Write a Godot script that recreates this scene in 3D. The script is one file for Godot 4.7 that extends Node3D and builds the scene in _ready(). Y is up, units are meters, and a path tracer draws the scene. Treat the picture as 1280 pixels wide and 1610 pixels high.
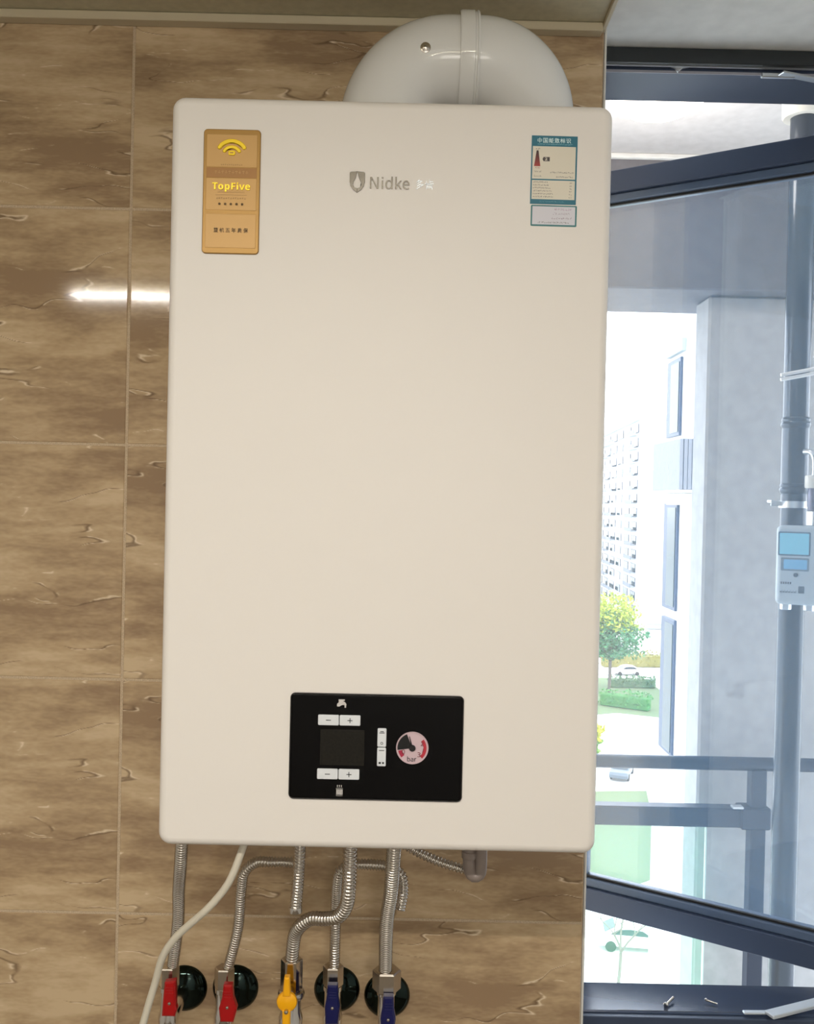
extends Node3D
# A wall-hung gas boiler on a brown stone-tiled kitchen wall, beside an opened casement window
# that gives on a balcony and a housing estate. Metres, y up; the tiled wall is the plane z = 0.

var counts := {}
var rng := RandomNumberGenerator.new()

const BOILER_ORIGIN := Vector3(-0.021, 1.3511, 0.0)
const CEILING := 2.307
const CORNER := 0.2411          # x where the tiled wall ends and the window bay begins
const GROUND := -24.0           # the street, seen from a high floor
const BEAM_Y := 2.24            # underside of the balcony's front beam
const BALCONY_TOP := 2.5665

# ------------------------------------------------------------------ materials
func mat(col: Color, rough := 0.5, metal := 0.0, spec := 0.5) -> StandardMaterial3D:
	var m := StandardMaterial3D.new()
	m.albedo_color = col
	m.roughness = rough
	m.metallic = metal
	m.metallic_specular = spec
	return m

func noise_tex(freq: float, a: Color, b: Color, sd := 1, size := 512, normal := false) -> NoiseTexture2D:
	var n := FastNoiseLite.new()
	n.seed = sd
	n.frequency = freq
	n.fractal_octaves = 5
	var t := NoiseTexture2D.new()
	t.width = size
	t.height = size
	t.seamless = true
	t.noise = n
	if normal:
		t.as_normal_map = true
		t.bump_strength = 4.0
	else:
		var g := Gradient.new()
		g.set_color(0, a)
		g.set_color(1, b)
		t.color_ramp = g
	return t

func grainy(m: StandardMaterial3D, freq: float, spread: float, scale: float, sd := 1) -> StandardMaterial3D:
	m.albedo_texture = noise_tex(freq, Color(1 - spread, 1 - spread, 1 - spread), Color.WHITE, sd, 256)
	m.uv1_triplanar = true
	m.uv1_world_triplanar = true
	m.uv1_scale = Vector3.ONE * scale
	return m

func glass(tint: Color, alpha: float) -> StandardMaterial3D:
	var m := mat(Color(tint.r, tint.g, tint.b, alpha), 0.02)
	m.transparency = BaseMaterial3D.TRANSPARENCY_ALPHA
	m.cull_mode = BaseMaterial3D.CULL_DISABLED
	return m

func lamp_mat(col: Color, energy: float) -> StandardMaterial3D:
	var m := mat(Color(0.9, 0.9, 0.9), 0.4)
	m.emission_enabled = true
	m.emission = col
	m.emission_energy_multiplier = energy
	return m

# ------------------------------------------------------------------ nodes
func numbered(parent: Node, called: String) -> String:
	var key := str(parent.get_instance_id()) + called
	var n: int = counts.get(key, 0)
	counts[key] = n + 1
	return called if n == 0 else "%s_%03d" % [called, n]

func part(called: String, mesh: Mesh, m: Material, parent: Node = self, xf := Transform3D.IDENTITY) -> MeshInstance3D:
	var o := MeshInstance3D.new()
	o.name = numbered(parent, called)
	o.mesh = mesh
	o.material_override = m
	o.transform = xf
	parent.add_child(o, true)
	return o

func thing(called: String, label: String, category: String, at := Vector3.ZERO, turn := 0.0, group := "") -> Node3D:
	var o := Node3D.new()
	o.name = numbered(self, called)
	o.position = at
	o.rotation.y = turn
	add_child(o, true)
	return tag(o, label, category, group)

func tag(o: Node3D, label: String, category: String, group := "") -> Node3D:
	o.set_meta("label", label)
	o.set_meta("category", category)
	if group != "":
		o.set_meta("group", group)
	return o

func struct(called: String, mesh: Mesh, m: Material, label := "", category := "", xf := Transform3D.IDENTITY) -> MeshInstance3D:
	var o := part(called, mesh, m, self, xf)
	o.set_meta("kind", "structure")
	if label != "":
		tag(o, label, category)
	return o

func group_node(called: String, parent: Node, at := Vector3.ZERO) -> Node3D:
	var o := Node3D.new()
	o.name = numbered(parent, called)
	o.position = at
	parent.add_child(o, true)
	return o

func pos(x: float, y: float, z: float) -> Transform3D:
	return Transform3D(Basis.IDENTITY, Vector3(x, y, z))

func rot(axis: Vector3, deg: float, at := Vector3.ZERO) -> Transform3D:
	return Transform3D(Basis(axis, deg_to_rad(deg)), at)

# ------------------------------------------------------------------ mesh helpers
func mb() -> SurfaceTool:
	var st := SurfaceTool.new()
	st.begin(Mesh.PRIMITIVE_TRIANGLES)
	return st

func done(st: SurfaceTool) -> ArrayMesh:
	return st.commit()

func vtx(st: SurfaceTool, p: Vector3, n: Vector3, uv: Vector2) -> void:
	st.set_normal(n)
	st.set_uv(uv)
	st.add_vertex(p)

func tri(st: SurfaceTool, p: Array, n: Array, uv: Array) -> void:
	var face: Vector3 = (p[1] - p[0]).cross(p[2] - p[0])
	var want: Vector3 = n[0] + n[1] + n[2]
	var order := [0, 2, 1] if face.dot(want) > 0 else [0, 1, 2]
	for i in order:
		vtx(st, p[i], n[i], uv[i])

func quad(st: SurfaceTool, p: Array, n: Array, uv: Array) -> void:
	tri(st, [p[0], p[1], p[2]], [n[0], n[1], n[2]], [uv[0], uv[1], uv[2]])
	tri(st, [p[0], p[2], p[3]], [n[0], n[2], n[3]], [uv[0], uv[2], uv[3]])

const UV0 := [Vector2.ZERO, Vector2(1, 0), Vector2.ONE, Vector2(0, 1)]

# a box with chamfered edges; its UVs run over the front (x right, y down)
func add_box(st: SurfaceTool, size: Vector3, xf := Transform3D.IDENTITY, ch := 0.0) -> void:
	var h := size / 2.0
	var c: float = min(ch, min(h.x, min(h.y, h.z)) * 0.9)
	var corner := func(s: Vector3, axis: int) -> Vector3:
		var v := Vector3(s.x * (h.x - c), s.y * (h.y - c), s.z * (h.z - c))
		v[axis] = s[axis] * h[axis]
		return v
	var put := func(pts: Array, nrm: Vector3) -> void:
		var p := []
		var n := []
		var uv := []
		for v: Vector3 in pts:
			p.append(xf * v)
			n.append((xf.basis * nrm).normalized())
			uv.append(Vector2(v.x / size.x + 0.5, 0.5 - v.y / size.y))
		for k in range(1, p.size() - 1):
			tri(st, [p[0], p[k], p[k + 1]], [n[0], n[k], n[k + 1]], [uv[0], uv[k], uv[k + 1]])
	for axis in 3:
		var a := (axis + 1) % 3
		var b := (axis + 2) % 3
		for s in [-1.0, 1.0]:
			var ring := []
			for q in [[-1, -1], [1, -1], [1, 1], [-1, 1]]:
				var sg := Vector3.ZERO
				sg[axis] = s
				sg[a] = q[0]
				sg[b] = q[1]
				ring.append(corner.call(sg, axis))
			var nn := Vector3.ZERO
			nn[axis] = s
			put.call(ring, nn)
		if c > 0.0:
			for sa in [-1.0, 1.0]:
				for sb in [-1.0, 1.0]:
					var lo := Vector3.ZERO
					lo[axis] = -1
					lo[a] = sa
					lo[b] = sb
					var hi := lo
					hi[axis] = 1
					var nn2 := Vector3.ZERO
					nn2[a] = sa
					nn2[b] = sb
					put.call([corner.call(lo, a), corner.call(hi, a), corner.call(hi, b), corner.call(lo, b)], nn2.normalized())
	if c > 0.0:
		for sx in [-1.0, 1.0]:
			for sy in [-1.0, 1.0]:
				for sz in [-1.0, 1.0]:
					var s3 := Vector3(sx, sy, sz)
					put.call([corner.call(s3, 0), corner.call(s3, 1), corner.call(s3, 2)], s3.normalized())

func box(size: Vector3, at := Vector3.ZERO, ch := 0.0) -> ArrayMesh:
	var st := mb()
	add_box(st, size, Transform3D(Basis.IDENTITY, at), ch)
	return done(st)

# box given by its two extreme corners
func span(a: Vector3, b: Vector3, ch := 0.0) -> ArrayMesh:
	return box((b - a).abs(), (a + b) / 2.0, ch)

# revolve (radius, height) points about the local y axis
func add_lathe(st: SurfaceTool, prof: Array, seg := 24, xf := Transform3D.IDENTITY, crease := 40.0) -> void:
	var n := prof.size()
	var segn := []
	for i in n - 1:
		var d: Vector2 = prof[i + 1] - prof[i]
		segn.append(Vector2(d.y, -d.x).normalized())
	# keep normals pointing away from the axis side that the profile walks round
	for i in n - 1:
		var ends := []
		for e in 2:
			var j := i + e
			var nn: Vector2 = segn[i]
			var other := j - 1 if e == 0 else j
			if other >= 0 and other < n - 1 and other != i:
				if rad_to_deg(abs(nn.angle_to(segn[other]))) < crease:
					nn = (nn + segn[other]).normalized()
			ends.append(nn)
		for k in seg:
			var a0 := TAU * k / seg
			var a1 := TAU * (k + 1) / seg
			var p := []
			var nr := []
			for q in [[0, a0], [0, a1], [1, a1], [1, a0]]:
				var pr: Vector2 = prof[i + q[0]]
				var nv: Vector2 = ends[q[0]]
				p.append(xf * Vector3(pr.x * cos(q[1]), pr.y, pr.x * sin(q[1])))
				nr.append((xf.basis * Vector3(nv.x * cos(q[1]), nv.y, nv.x * sin(q[1]))).normalized())
			if prof[i].x < 1e-6:
				tri(st, [p[0], p[2], p[3]], [nr[0], nr[2], nr[3]], [UV0[0], UV0[2], UV0[3]])
			elif prof[i + 1].x < 1e-6:
				tri(st, [p[0], p[1], p[2]], [nr[0], nr[1], nr[2]], [UV0[0], UV0[1], UV0[2]])
			else:
				quad(st, p, nr, UV0)

func lathe(prof: Array, seg := 24, xf := Transform3D.IDENTITY, crease := 40.0) -> ArrayMesh:
	var st := mb()
	add_lathe(st, prof, seg, xf, crease)
	return done(st)

func rod(r: float, y0: float, y1: float, ch := 0.0, seg := 20) -> ArrayMesh:
	return lathe(rod_prof(r, y0, y1, ch), seg)

func rod_prof(r: float, y0: float, y1: float, ch := 0.0) -> Array:
	if ch <= 0.0:
		return [Vector2(0, y0), Vector2(r, y0), Vector2(r, y1), Vector2(0, y1)]
	return [Vector2(0, y0), Vector2(r - ch, y0), Vector2(r, y0 + ch), Vector2(r, y1 - ch), Vector2(r - ch, y1), Vector2(0, y1)]

func hexnut(r: float, y0: float, y1: float) -> ArrayMesh:
	var st := mb()
	var ch := r * 0.1
	var ring := [[r * 0.9, y0], [r, y0 + ch], [r, y1 - ch], [r * 0.9, y1]]
	for k in 6:
		var a0 := TAU * (k + 0.5) / 6.0
		var a1 := TAU * (k + 1.5) / 6.0
		var am := (a0 + a1) / 2.0
		for i in 3:
			var p := []
			for q in [[i, a0], [i, a1], [i + 1, a1], [i + 1, a0]]:
				p.append(Vector3(ring[q[0]][0] * sin(q[1]), ring[q[0]][1], ring[q[0]][0] * cos(q[1])))
			var nn := Vector3(sin(am), [-0.8, 0.0, 0.8][i], cos(am)).normalized()
			quad(st, p, [nn, nn, nn, nn], UV0)
		for e in 2:
			var y: float = [y0, y1][e]
			var up := Vector3(0, [-1, 1][e], 0)
			tri(st, [Vector3(0, y, 0), Vector3(r * 0.9 * sin(a0), y, r * 0.9 * cos(a0)), Vector3(r * 0.9 * sin(a1), y, r * 0.9 * cos(a1))], [up, up, up], UV0)
	return done(st)

func smooth_path(pts: Array, step: float) -> Array:
	var c := Curve3D.new()
	c.bake_interval = step
	for i in pts.size():
		var t: Vector3 = (pts[min(i + 1, pts.size() - 1)] - pts[max(i - 1, 0)]) / 6.0
		c.add_point(pts[i], -t, t)
	var out := []
	var total := c.get_baked_length()
	var n: int = max(2, int(round(total / step)))
	for i in n + 1:
		out.append(c.sample_baked(total * i / n, true))
	return out

# sweep a circle along points; radius may be a number or one number per point
func add_tube(st: SurfaceTool, pts: Array, radius, sides := 12, caps := true) -> void:
	var n := pts.size()
	var rings := []
	var ref := Vector3.ZERO
	for i in n:
		var t: Vector3 = (pts[min(i + 1, n - 1)] - pts[max(i - 1, 0)]).normalized()
		if i == 0:
			ref = (Vector3.UP if abs(t.y) < 0.9 else Vector3.RIGHT)
		ref = (ref - t * ref.dot(t)).normalized()
		var b := t.cross(ref)
		var r: float = radius[i] if radius is Array else radius
		var slope := 0.0
		if radius is Array:
			var i0: int = max(i - 1, 0)
			var i1: int = min(i + 1, n - 1)
			slope = (radius[i1] - radius[i0]) / max((pts[i1] - pts[i0]).length(), 1e-6)
		var ring := []
		for k in sides:
			var a := TAU * k / sides
			var d := ref * cos(a) + b * sin(a)
			ring.append([pts[i] + d * r, (d - t * slope).normalized()])
		rings.append(ring)
	for i in n - 1:
		for k in sides:
			var k1 := (k + 1) % sides
			var q := [rings[i][k], rings[i][k1], rings[i + 1][k1], rings[i + 1][k]]
			quad(st, [q[0][0], q[1][0], q[2][0], q[3][0]], [q[0][1], q[1][1], q[2][1], q[3][1]], UV0)
	if caps:
		for e in 2:
			var i: int = [0, n - 1][e]
			var nn: Vector3 = (pts[0] - pts[1]).normalized() if e == 0 else (pts[n - 1] - pts[n - 2]).normalized()
			for k in sides:
				tri(st, [pts[i], rings[i][k][0], rings[i][(k + 1) % sides][0]], [nn, nn, nn], UV0)

func tube(pts: Array, radius, sides := 12) -> ArrayMesh:
	var st := mb()
	add_tube(st, pts, radius, sides)
	return done(st)

# stainless hose: a tube whose radius ripples from ring to ring
func corrugated(pts: Array, r: float, pitch: float) -> ArrayMesh:
	var path := smooth_path(pts, pitch / 4.0)
	var rad := []
	for i in path.size():
		rad.append(r * [1.0, 0.88, 0.70, 0.88][i % 4])
	return tube(path, rad, 14)

func rr_ring(w: float, h: float, rc: float, n: int) -> Array:
	var out := []
	for q in 4:
		var cx: float = [1, -1, -1, 1][q] * (w / 2 - rc)
		var cy: float = [1, 1, -1, -1][q] * (h / 2 - rc)
		for k in n + 1:
			var a := PI / 2 * (q + float(k) / n)
			out.append([Vector2(cx + rc * cos(a), cy + rc * sin(a)), Vector2(cos(a), sin(a))])
	return out

# rounded rectangle in xy, from z = 0 to z = d, with a rounded front edge of radius b
func add_slab(st: SurfaceTool, w: float, h: float, d: float, rc: float, b: float, xf := Transform3D.IDENTITY, n := 6) -> void:
	var rows := [[0.0, 0.0, 0.0], [0.0, d - b, 0.0]]
	for k in range(1, 6):
		var a := PI / 2 * k / 5.0
		rows.append([b * (1 - cos(a)), d - b + b * sin(a), a])
	var rings := []
	for row in rows:
		var ring := []
		for q in rr_ring(w - 2 * row[0], h - 2 * row[0], max(rc - row[0], 0.0003), n):
			var p: Vector2 = q[0]
			var nn: Vector2 = q[1] * cos(row[2])
			ring.append([xf * Vector3(p.x, p.y, row[1]), (xf.basis * Vector3(nn.x, nn.y, sin(row[2]))).normalized(), Vector2(p.x / w + 0.5, 0.5 - p.y / h)])
		rings.append(ring)
	var m: int = rings[0].size()
	for i in rings.size() - 1:
		for k in m:
			var k1 := (k + 1) % m
			var q := [rings[i][k], rings[i][k1], rings[i + 1][k1], rings[i + 1][k]]
			quad(st, [q[0][0], q[1][0], q[2][0], q[3][0]], [q[0][1], q[1][1], q[2][1], q[3][1]], [q[0][2], q[1][2], q[2][2], q[3][2]])
	for e in 2:
		var ring: Array = rings[0] if e == 0 else rings[-1]
		var nn: Vector3 = (xf.basis * Vector3(0, 0, -1 if e == 0 else 1)).normalized()
		var mid: Vector3 = xf * Vector3(0, 0, 0 if e == 0 else d)
		for k in m:
			var k1 := (k + 1) % m
			tri(st, [mid, ring[k][0], ring[k1][0]], [nn, nn, nn], [Vector2(0.5, 0.5), ring[k][2], ring[k1][2]])

func slab(w: float, h: float, d: float, rc: float, b: float, xf := Transform3D.IDENTITY) -> ArrayMesh:
	var st := mb()
	add_slab(st, w, h, d, rc, b, xf)
	return done(st)

# a flat outline in xy given thickness along z, with a chamfered front
func add_prism(st: SurfaceTool, outline: Array, d: float, xf := Transform3D.IDENTITY, ch := 0.0) -> void:
	var pl := PackedVector2Array(outline)
	if not Geometry2D.is_polygon_clockwise(pl):
		pl.reverse()
	var n := pl.size()
	var inner := PackedVector2Array()
	for i in n:
		var e0 := (pl[i] - pl[(i + n - 1) % n]).normalized()
		var e1 := (pl[(i + 1) % n] - pl[i]).normalized()
		var bis := (Vector2(-e0.y, e0.x) + Vector2(-e1.y, e1.x))
		inner.append(pl[i] - bis / max(bis.length_squared() / 2.0, 0.3) * ch)
	var ids := Geometry2D.triangulate_polygon(inner)
	for e in 2:
		var nn := (xf.basis * Vector3(0, 0, [-1, 1][e])).normalized()
		var src := pl if e == 0 else inner
		var z := 0.0 if e == 0 else d
		for k in ids.size() / 3:
			var p := []
			for j in 3:
				var v: Vector2 = src[ids[k * 3 + j]]
				p.append(xf * Vector3(v.x, v.y, z))
			tri(st, p, [nn, nn, nn], UV0)
	for i in n:
		var j := (i + 1) % n
		var e1 := (pl[j] - pl[i]).normalized()
		var o := Vector3(-e1.y, e1.x, 0)
		var a := [xf * Vector3(pl[i].x, pl[i].y, 0), xf * Vector3(pl[j].x, pl[j].y, 0), xf * Vector3(pl[j].x, pl[j].y, d - ch), xf * Vector3(pl[i].x, pl[i].y, d - ch)]
		var nn := (xf.basis * o).normalized()
		quad(st, a, [nn, nn, nn, nn], UV0)
		if ch > 0:
			var nb := (xf.basis * (o + Vector3(0, 0, 1))).normalized()
			quad(st, [a[3], a[2], xf * Vector3(inner[j].x, inner[j].y, d), xf * Vector3(inner[i].x, inner[i].y, d)], [nb, nb, nb, nb], UV0)

func prism(outline: Array, d: float, xf := Transform3D.IDENTITY, ch := 0.0) -> ArrayMesh:
	var st := mb()
	add_prism(st, outline, d, xf, ch)
	return done(st)

func arc_band(cx: float, cy: float, r: float, half: float, a0: float, a1: float) -> Array:
	var out := []
	for k in 13:
		var a := deg_to_rad(lerp(a0, a1, k / 12.0))
		out.append(Vector2(cx + (r + half) * cos(a), cy + (r + half) * sin(a)))
	for k in 7:
		var t := deg_to_rad(a1) + PI * k / 6.0
		out.append(Vector2(cx + r * cos(deg_to_rad(a1)) + half * cos(t), cy + r * sin(deg_to_rad(a1)) + half * sin(t)))
	for k in 13:
		var a := deg_to_rad(lerp(a1, a0, k / 12.0))
		out.append(Vector2(cx + (r - half) * cos(a), cy + (r - half) * sin(a)))
	for k in range(1, 6):
		var t := deg_to_rad(a0) + PI + PI * k / 6.0
		out.append(Vector2(cx + r * cos(deg_to_rad(a0)) + half * cos(t), cy + r * sin(deg_to_rad(a0)) + half * sin(t)))
	return out

func lettering(text: String, height: float, depth: float, bold := false, sans := true) -> TextMesh:
	var f := SystemFont.new()
	f.font_names = PackedStringArray(["Droid Sans" if sans else "Droid Serif"])
	f.font_weight = 700 if bold else 400
	var t := TextMesh.new()
	t.text = text
	t.font = f
	t.font_size = 64
	t.pixel_size = height / 64.0
	t.depth = depth
	t.curve_step = 1.0
	return t

# ------------------------------------------------------------------ writing: strokes on a 10 x 10 grid
const GLYPHS := {
	"duo": [[4.5, 0, 2, 2.5], [4, 1.2, 7.5, 1.2], [7.5, 1.2, 2, 5], [4, 2.3, 5.3, 3.3], [6, 4, 2.5, 7], [5.6, 5, 9.3, 5], [9.3, 5, 1.5, 10], [5.2, 6.4, 6.5, 7.4]],
	"ken": [[5, 0, 5, 4], [5, 1.8, 8.5, 1.8], [2, 1.5, 2, 4], [0.5, 4, 9.5, 4], [2, 5.3, 2, 10], [2, 5.3, 8, 5.3], [8, 5.3, 8, 10], [2, 6.9, 8, 6.9], [2, 8.4, 8, 8.4]],
	"zhong": [[1, 3, 9, 3], [9, 3, 9, 7], [9, 7, 1, 7], [1, 7, 1, 3], [5, 0, 5, 10]],
	"guo": [[0.5, 0.5, 9.5, 0.5], [9.5, 0.5, 9.5, 9.5], [9.5, 9.5, 0.5, 9.5], [0.5, 9.5, 0.5, 0.5], [2.5, 2.5, 7.5, 2.5], [2.5, 5, 7.5, 5], [2, 7.7, 8, 7.7], [5, 2.5, 5, 7.7], [6.3, 6, 7, 7]],
	"neng": [[2.5, 0.5, 1, 3], [1, 3, 4.5, 2.7], [1, 4, 1, 9.7], [1, 4, 4.3, 4], [4.3, 4, 4.3, 9.7], [1, 6, 4.3, 6], [1, 7.8, 4.3, 7.8], [6, 0.5, 6, 4], [6, 4, 9.5, 4], [9, 1, 6, 2.4], [6, 5.3, 6, 9.5], [6, 9.5, 9.5, 9.5], [9, 6, 6, 7.5]],
	"xiao": [[3, 0, 3, 1.5], [0.5, 1.8, 5.2, 1.8], [2, 2.5, 1, 4.2], [3.8, 2.5, 5, 4.2], [1.2, 4.5, 5, 9.5], [4.6, 4.5, 0.7, 9.5], [7, 0.5, 5.8, 4], [6.5, 2.5, 9.7, 2.5], [8.8, 2.5, 5.8, 9.5], [6.5, 4.5, 9.7, 9.5]],
	"biao": [[0.3, 2.8, 4.3, 2.8], [2.3, 0.3, 2.3, 9.8], [2.3, 3, 0.3, 7], [2.5, 4, 4, 6], [5.3, 1.5, 9.3, 1.5], [4.8, 4, 9.8, 4], [7.3, 4, 7.3, 9.5], [5.8, 5.8, 5, 8.3], [8.7, 5.8, 9.7, 8.3]],
	"shi": [[1.2, 0.5, 2.2, 1.8], [0.5, 3.8, 2.2, 3.8], [2.2, 3.8, 2.2, 9], [2.2, 9, 3.4, 8], [4.5, 1, 9, 1], [9, 1, 9, 5], [9, 5, 4.5, 5], [4.5, 5, 4.5, 1], [5.8, 6.5, 4.3, 9.5], [7.7, 6.5, 9.5, 9.5]],
	"zheng": [[0.5, 1.2, 5, 1.2], [2.7, 0, 2.7, 5], [1, 2.7, 4.5, 2.7], [7, 0, 5.8, 2.5], [6.3, 1.3, 9.7, 1.3], [8.8, 1.3, 5.8, 5], [6.5, 2.5, 9.7, 5], [0.8, 6, 9.2, 6], [5, 6, 5, 9.6], [5, 7.8, 8, 7.8], [2.3, 7.5, 2.3, 9.6], [0.3, 9.6, 9.7, 9.6]],
	"ji": [[0.3, 2.8, 4.3, 2.8], [2.3, 0.3, 2.3, 9.8], [2.3, 3, 0.3, 7], [2.5, 4, 4, 6], [5.5, 1, 5.5, 6], [5.5, 6, 4.6, 9.7], [5.5, 1, 8.5, 1], [8.5, 1, 8.5, 9.3], [8.5, 9.3, 9.8, 9.3]],
	"wu": [[1, 1, 9, 1], [4.5, 1, 3.3, 9], [1.5, 4.7, 7.8, 4.7], [7.8, 4.7, 7.6, 9], [0.3, 9.2, 9.7, 9.2]],
	"nian": [[2.5, 0, 0.7, 3], [2, 1.7, 9, 1.7], [2.3, 4.3, 8.5, 4.3], [2.3, 4.3, 2.3, 7], [0.3, 7, 9.7, 7], [5.3, 1.7, 5.3, 10]],
	"zhi": [[8, 0, 1.8, 1], [1.8, 1, 1.8, 6], [1.8, 6, 0.5, 9.7], [1.8, 2.7, 9.5, 2.7], [5.3, 1, 5.3, 4.3], [3, 4.3, 8.3, 4.3], [3, 4.3, 3, 8], [8.3, 4.3, 8.3, 8], [5.5, 5.5, 2.8, 9.8], [6, 8, 8.8, 9.7]],
	"bao": [[3, 0, 0.5, 4.5], [1.9, 3, 1.9, 10], [4.2, 0.7, 8.8, 0.7], [8.8, 0.7, 8.8, 3.7], [8.8, 3.7, 4.2, 3.7], [4.2, 3.7, 4.2, 0.7], [3.3, 5.5, 9.8, 5.5], [6.5, 3.7, 6.5, 10], [6.3, 5.7, 3.3, 9], [6.7, 5.7, 9.8, 9]],
}

# strokes as thin raised bars, one mesh
func stroke_mesh(words: Array, size: float, gap: float, thick: float, depth: float) -> ArrayMesh:
	var st := mb()
	for i in words.size():
		for s in GLYPHS[words[i]]:
			var a := Vector2(s[0], -s[1]) * size / 10.0 + Vector2(i * (size + gap), 0)
			var b := Vector2(s[2], -s[3]) * size / 10.0 + Vector2(i * (size + gap), 0)
			var d := b - a
			add_box(st, Vector3(d.length() + thick, thick, depth), Transform3D(Basis(Vector3(0, 0, 1), d.angle()), Vector3((a.x + b.x) / 2, (a.y + b.y) / 2, depth / 2)))
	return done(st)

# print for a sticker
func ink_line(im: Image, a: Vector2, b: Vector2, w: int, c: Color) -> void:
	var n: int = max(1, int((b - a).length() * 1.5))
	for i in n + 1:
		var p := a.lerp(b, float(i) / n)
		im.fill_rect(Rect2i(int(p.x - w / 2.0), int(p.y - w / 2.0), w, w), c)

func ink_glyphs(im: Image, words: Array, x: float, y: float, size: float, gap: float, w: int, c: Color) -> void:
	for i in words.size():
		for s in GLYPHS[words[i]]:
			var o := Vector2(x + i * (size + gap), y)
			ink_line(im, o + Vector2(s[0], s[1]) * size / 10.0, o + Vector2(s[2], s[3]) * size / 10.0, w, c)

# a line of print too small to be read in the photograph: a row of short strokes
func ink_row(im: Image, x: float, y: float, w: float, h: float, c: Color) -> void:
	var px := x
	while px < x + w:
		for k in 4:
			var a := Vector2(px + rng.randf() * h * 0.8, y + rng.randf() * h)
			var b := a + ([Vector2(h * 0.6, 0), Vector2(0, h * 0.6)][rng.randi() % 2] as Vector2)
			ink_line(im, a, b.clamp(Vector2(x, y), Vector2(x + w, y + h)), 1, c)
		px += h * 1.15

func printed(im: Image, rough := 0.45) -> StandardMaterial3D:
	var m := mat(Color.WHITE, rough)
	m.albedo_texture = ImageTexture.create_from_image(im)
	return m

# ------------------------------------------------------------------ stone print of the wall tiles
func stone_image(sd: int) -> Image:
	var w := 640
	var h := 320
	var im := Image.create(w, h, false, Image.FORMAT_RGB8)
	var n1 := FastNoiseLite.new()
	n1.seed = sd
	n1.frequency = 0.0032
	n1.fractal_octaves = 5
	var n2 := FastNoiseLite.new()
	n2.seed = sd + 50
	n2.frequency = 0.011
	n2.fractal_octaves = 3
	var n3 := FastNoiseLite.new()
	n3.seed = sd + 90
	n3.frequency = 0.12
	n3.fractal_octaves = 2
	var n4 := FastNoiseLite.new()
	n4.seed = sd + 130
	n4.frequency = 0.006
	n4.fractal_octaves = 3
	var dark := Color(0.60, 0.50, 0.39)
	var mid := Color(0.725, 0.625, 0.49)
	var pale := Color(0.81, 0.715, 0.58)
	for y in h:
		for x in w:
			var warp := n4.get_noise_2d(x, y * 1.5) * 40.0
			var a := n1.get_noise_2d(x * 0.7 + warp * 0.6, y * 2.3 + warp)
			var v := n2.get_noise_2d(x * 0.30 - y * 0.10, y * 1.35 + warp * 0.5)
			var fine := n2.get_noise_2d(x * 0.8 + 900, y * 4.5)
			var g := n3.get_noise_2d(x * 0.5, y * 1.6)
			var t := clampf(0.5 + a * 1.0 + g * 0.16 + fine * 0.32, 0.0, 1.0)
			var c := dark.lerp(mid, t * 2.0) if t < 0.5 else mid.lerp(pale, t * 2.0 - 1.0)
			var patch := n4.get_noise_2d(x * 0.9 + 400, y * 1.2 + 90)
			var ragged := v + g * 0.012
			var crack: float = clampf(1.0 - absf(ragged) * 30.0, 0.0, 1.0) * smoothstep(0.02, 0.30, patch + fine * 0.25)
			c = c.lerp(Color(0.36, 0.28, 0.21), crack * 0.6)
			var fleck: float = clampf(1.0 - absf(ragged - 0.034) * 38.0, 0.0, 1.0) * smoothstep(0.06, 0.34, patch * 0.7 + fine * 0.9 + g * 0.2)
			c = c.lerp(Color(0.93, 0.86, 0.75), fleck * 0.85)
			im.set_pixel(x, y, c)
	return im

# ------------------------------------------------------------------ the scene
var M := {}

func _ready() -> void:
	rng.seed = 7
	camera_and_light()
	materials()
	room()
	tiled_wall()
	window()
	boiler()
	flue()
	plumbing()
	sill_bits()
	balcony()
	estate()

func camera_and_light() -> void:
	var cam := Camera3D.new()
	cam.name = "camera"
	cam.position = Vector3(0, 1.7, 1.2014)
	cam.rotation = Vector3(-0.0101, -0.0022, 0.0224)
	cam.fov = rad_to_deg(2.0 * atan(805.0 / 1480.0))
	cam.near = 0.02
	cam.far = 900.0
	add_child(cam)
	cam.make_current()

	var we := WorldEnvironment.new()
	we.name = "environment"
	var env := Environment.new()
	env.background_mode = Environment.BG_SKY
	env.tonemap_mode = Environment.TONE_MAPPER_LINEAR
	env.tonemap_exposure = 1.0
	env.sdfgi_enabled = true
	env.ssao_enabled = true
	env.ssil_enabled = true
	var sky_m := ProceduralSkyMaterial.new()
	sky_m.sky_top_color = Color(0.91, 0.95, 1.0)
	sky_m.sky_horizon_color = Color(0.96, 0.98, 1.0)
	sky_m.ground_bottom_color = Color(0.72, 0.74, 0.74)
	sky_m.ground_horizon_color = Color(0.88, 0.90, 0.92)
	var sky := Sky.new()
	sky.sky_material = sky_m
	env.sky = sky
	env.background_energy_multiplier = 6.3
	we.environment = env
	add_child(we)

	# hazy daylight sun, high over the building's roof: it lights the estate, the balcony stays in shade
	var sun := DirectionalLight3D.new()
	sun.name = "sun"
	sun.light_color = Color(1.0, 0.97, 0.92)
	sun.light_energy = 1.2
	sun.light_angular_distance = 4.0
	sun.shadow_enabled = true
	sun.sky_mode = DirectionalLight3D.SKY_MODE_LIGHT_ONLY
	sun.rotation_degrees = Vector3(-48, 40, 0)
	add_child(sun)

	# the kitchen's slim LED batten under the ceiling, behind the viewer
	area_light("batten_glow", Vector3(-0.365, 2.2515, 1.4), Vector2(1.13, 0.022), Color(1.0, 0.98, 0.95), 1.85)


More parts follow.
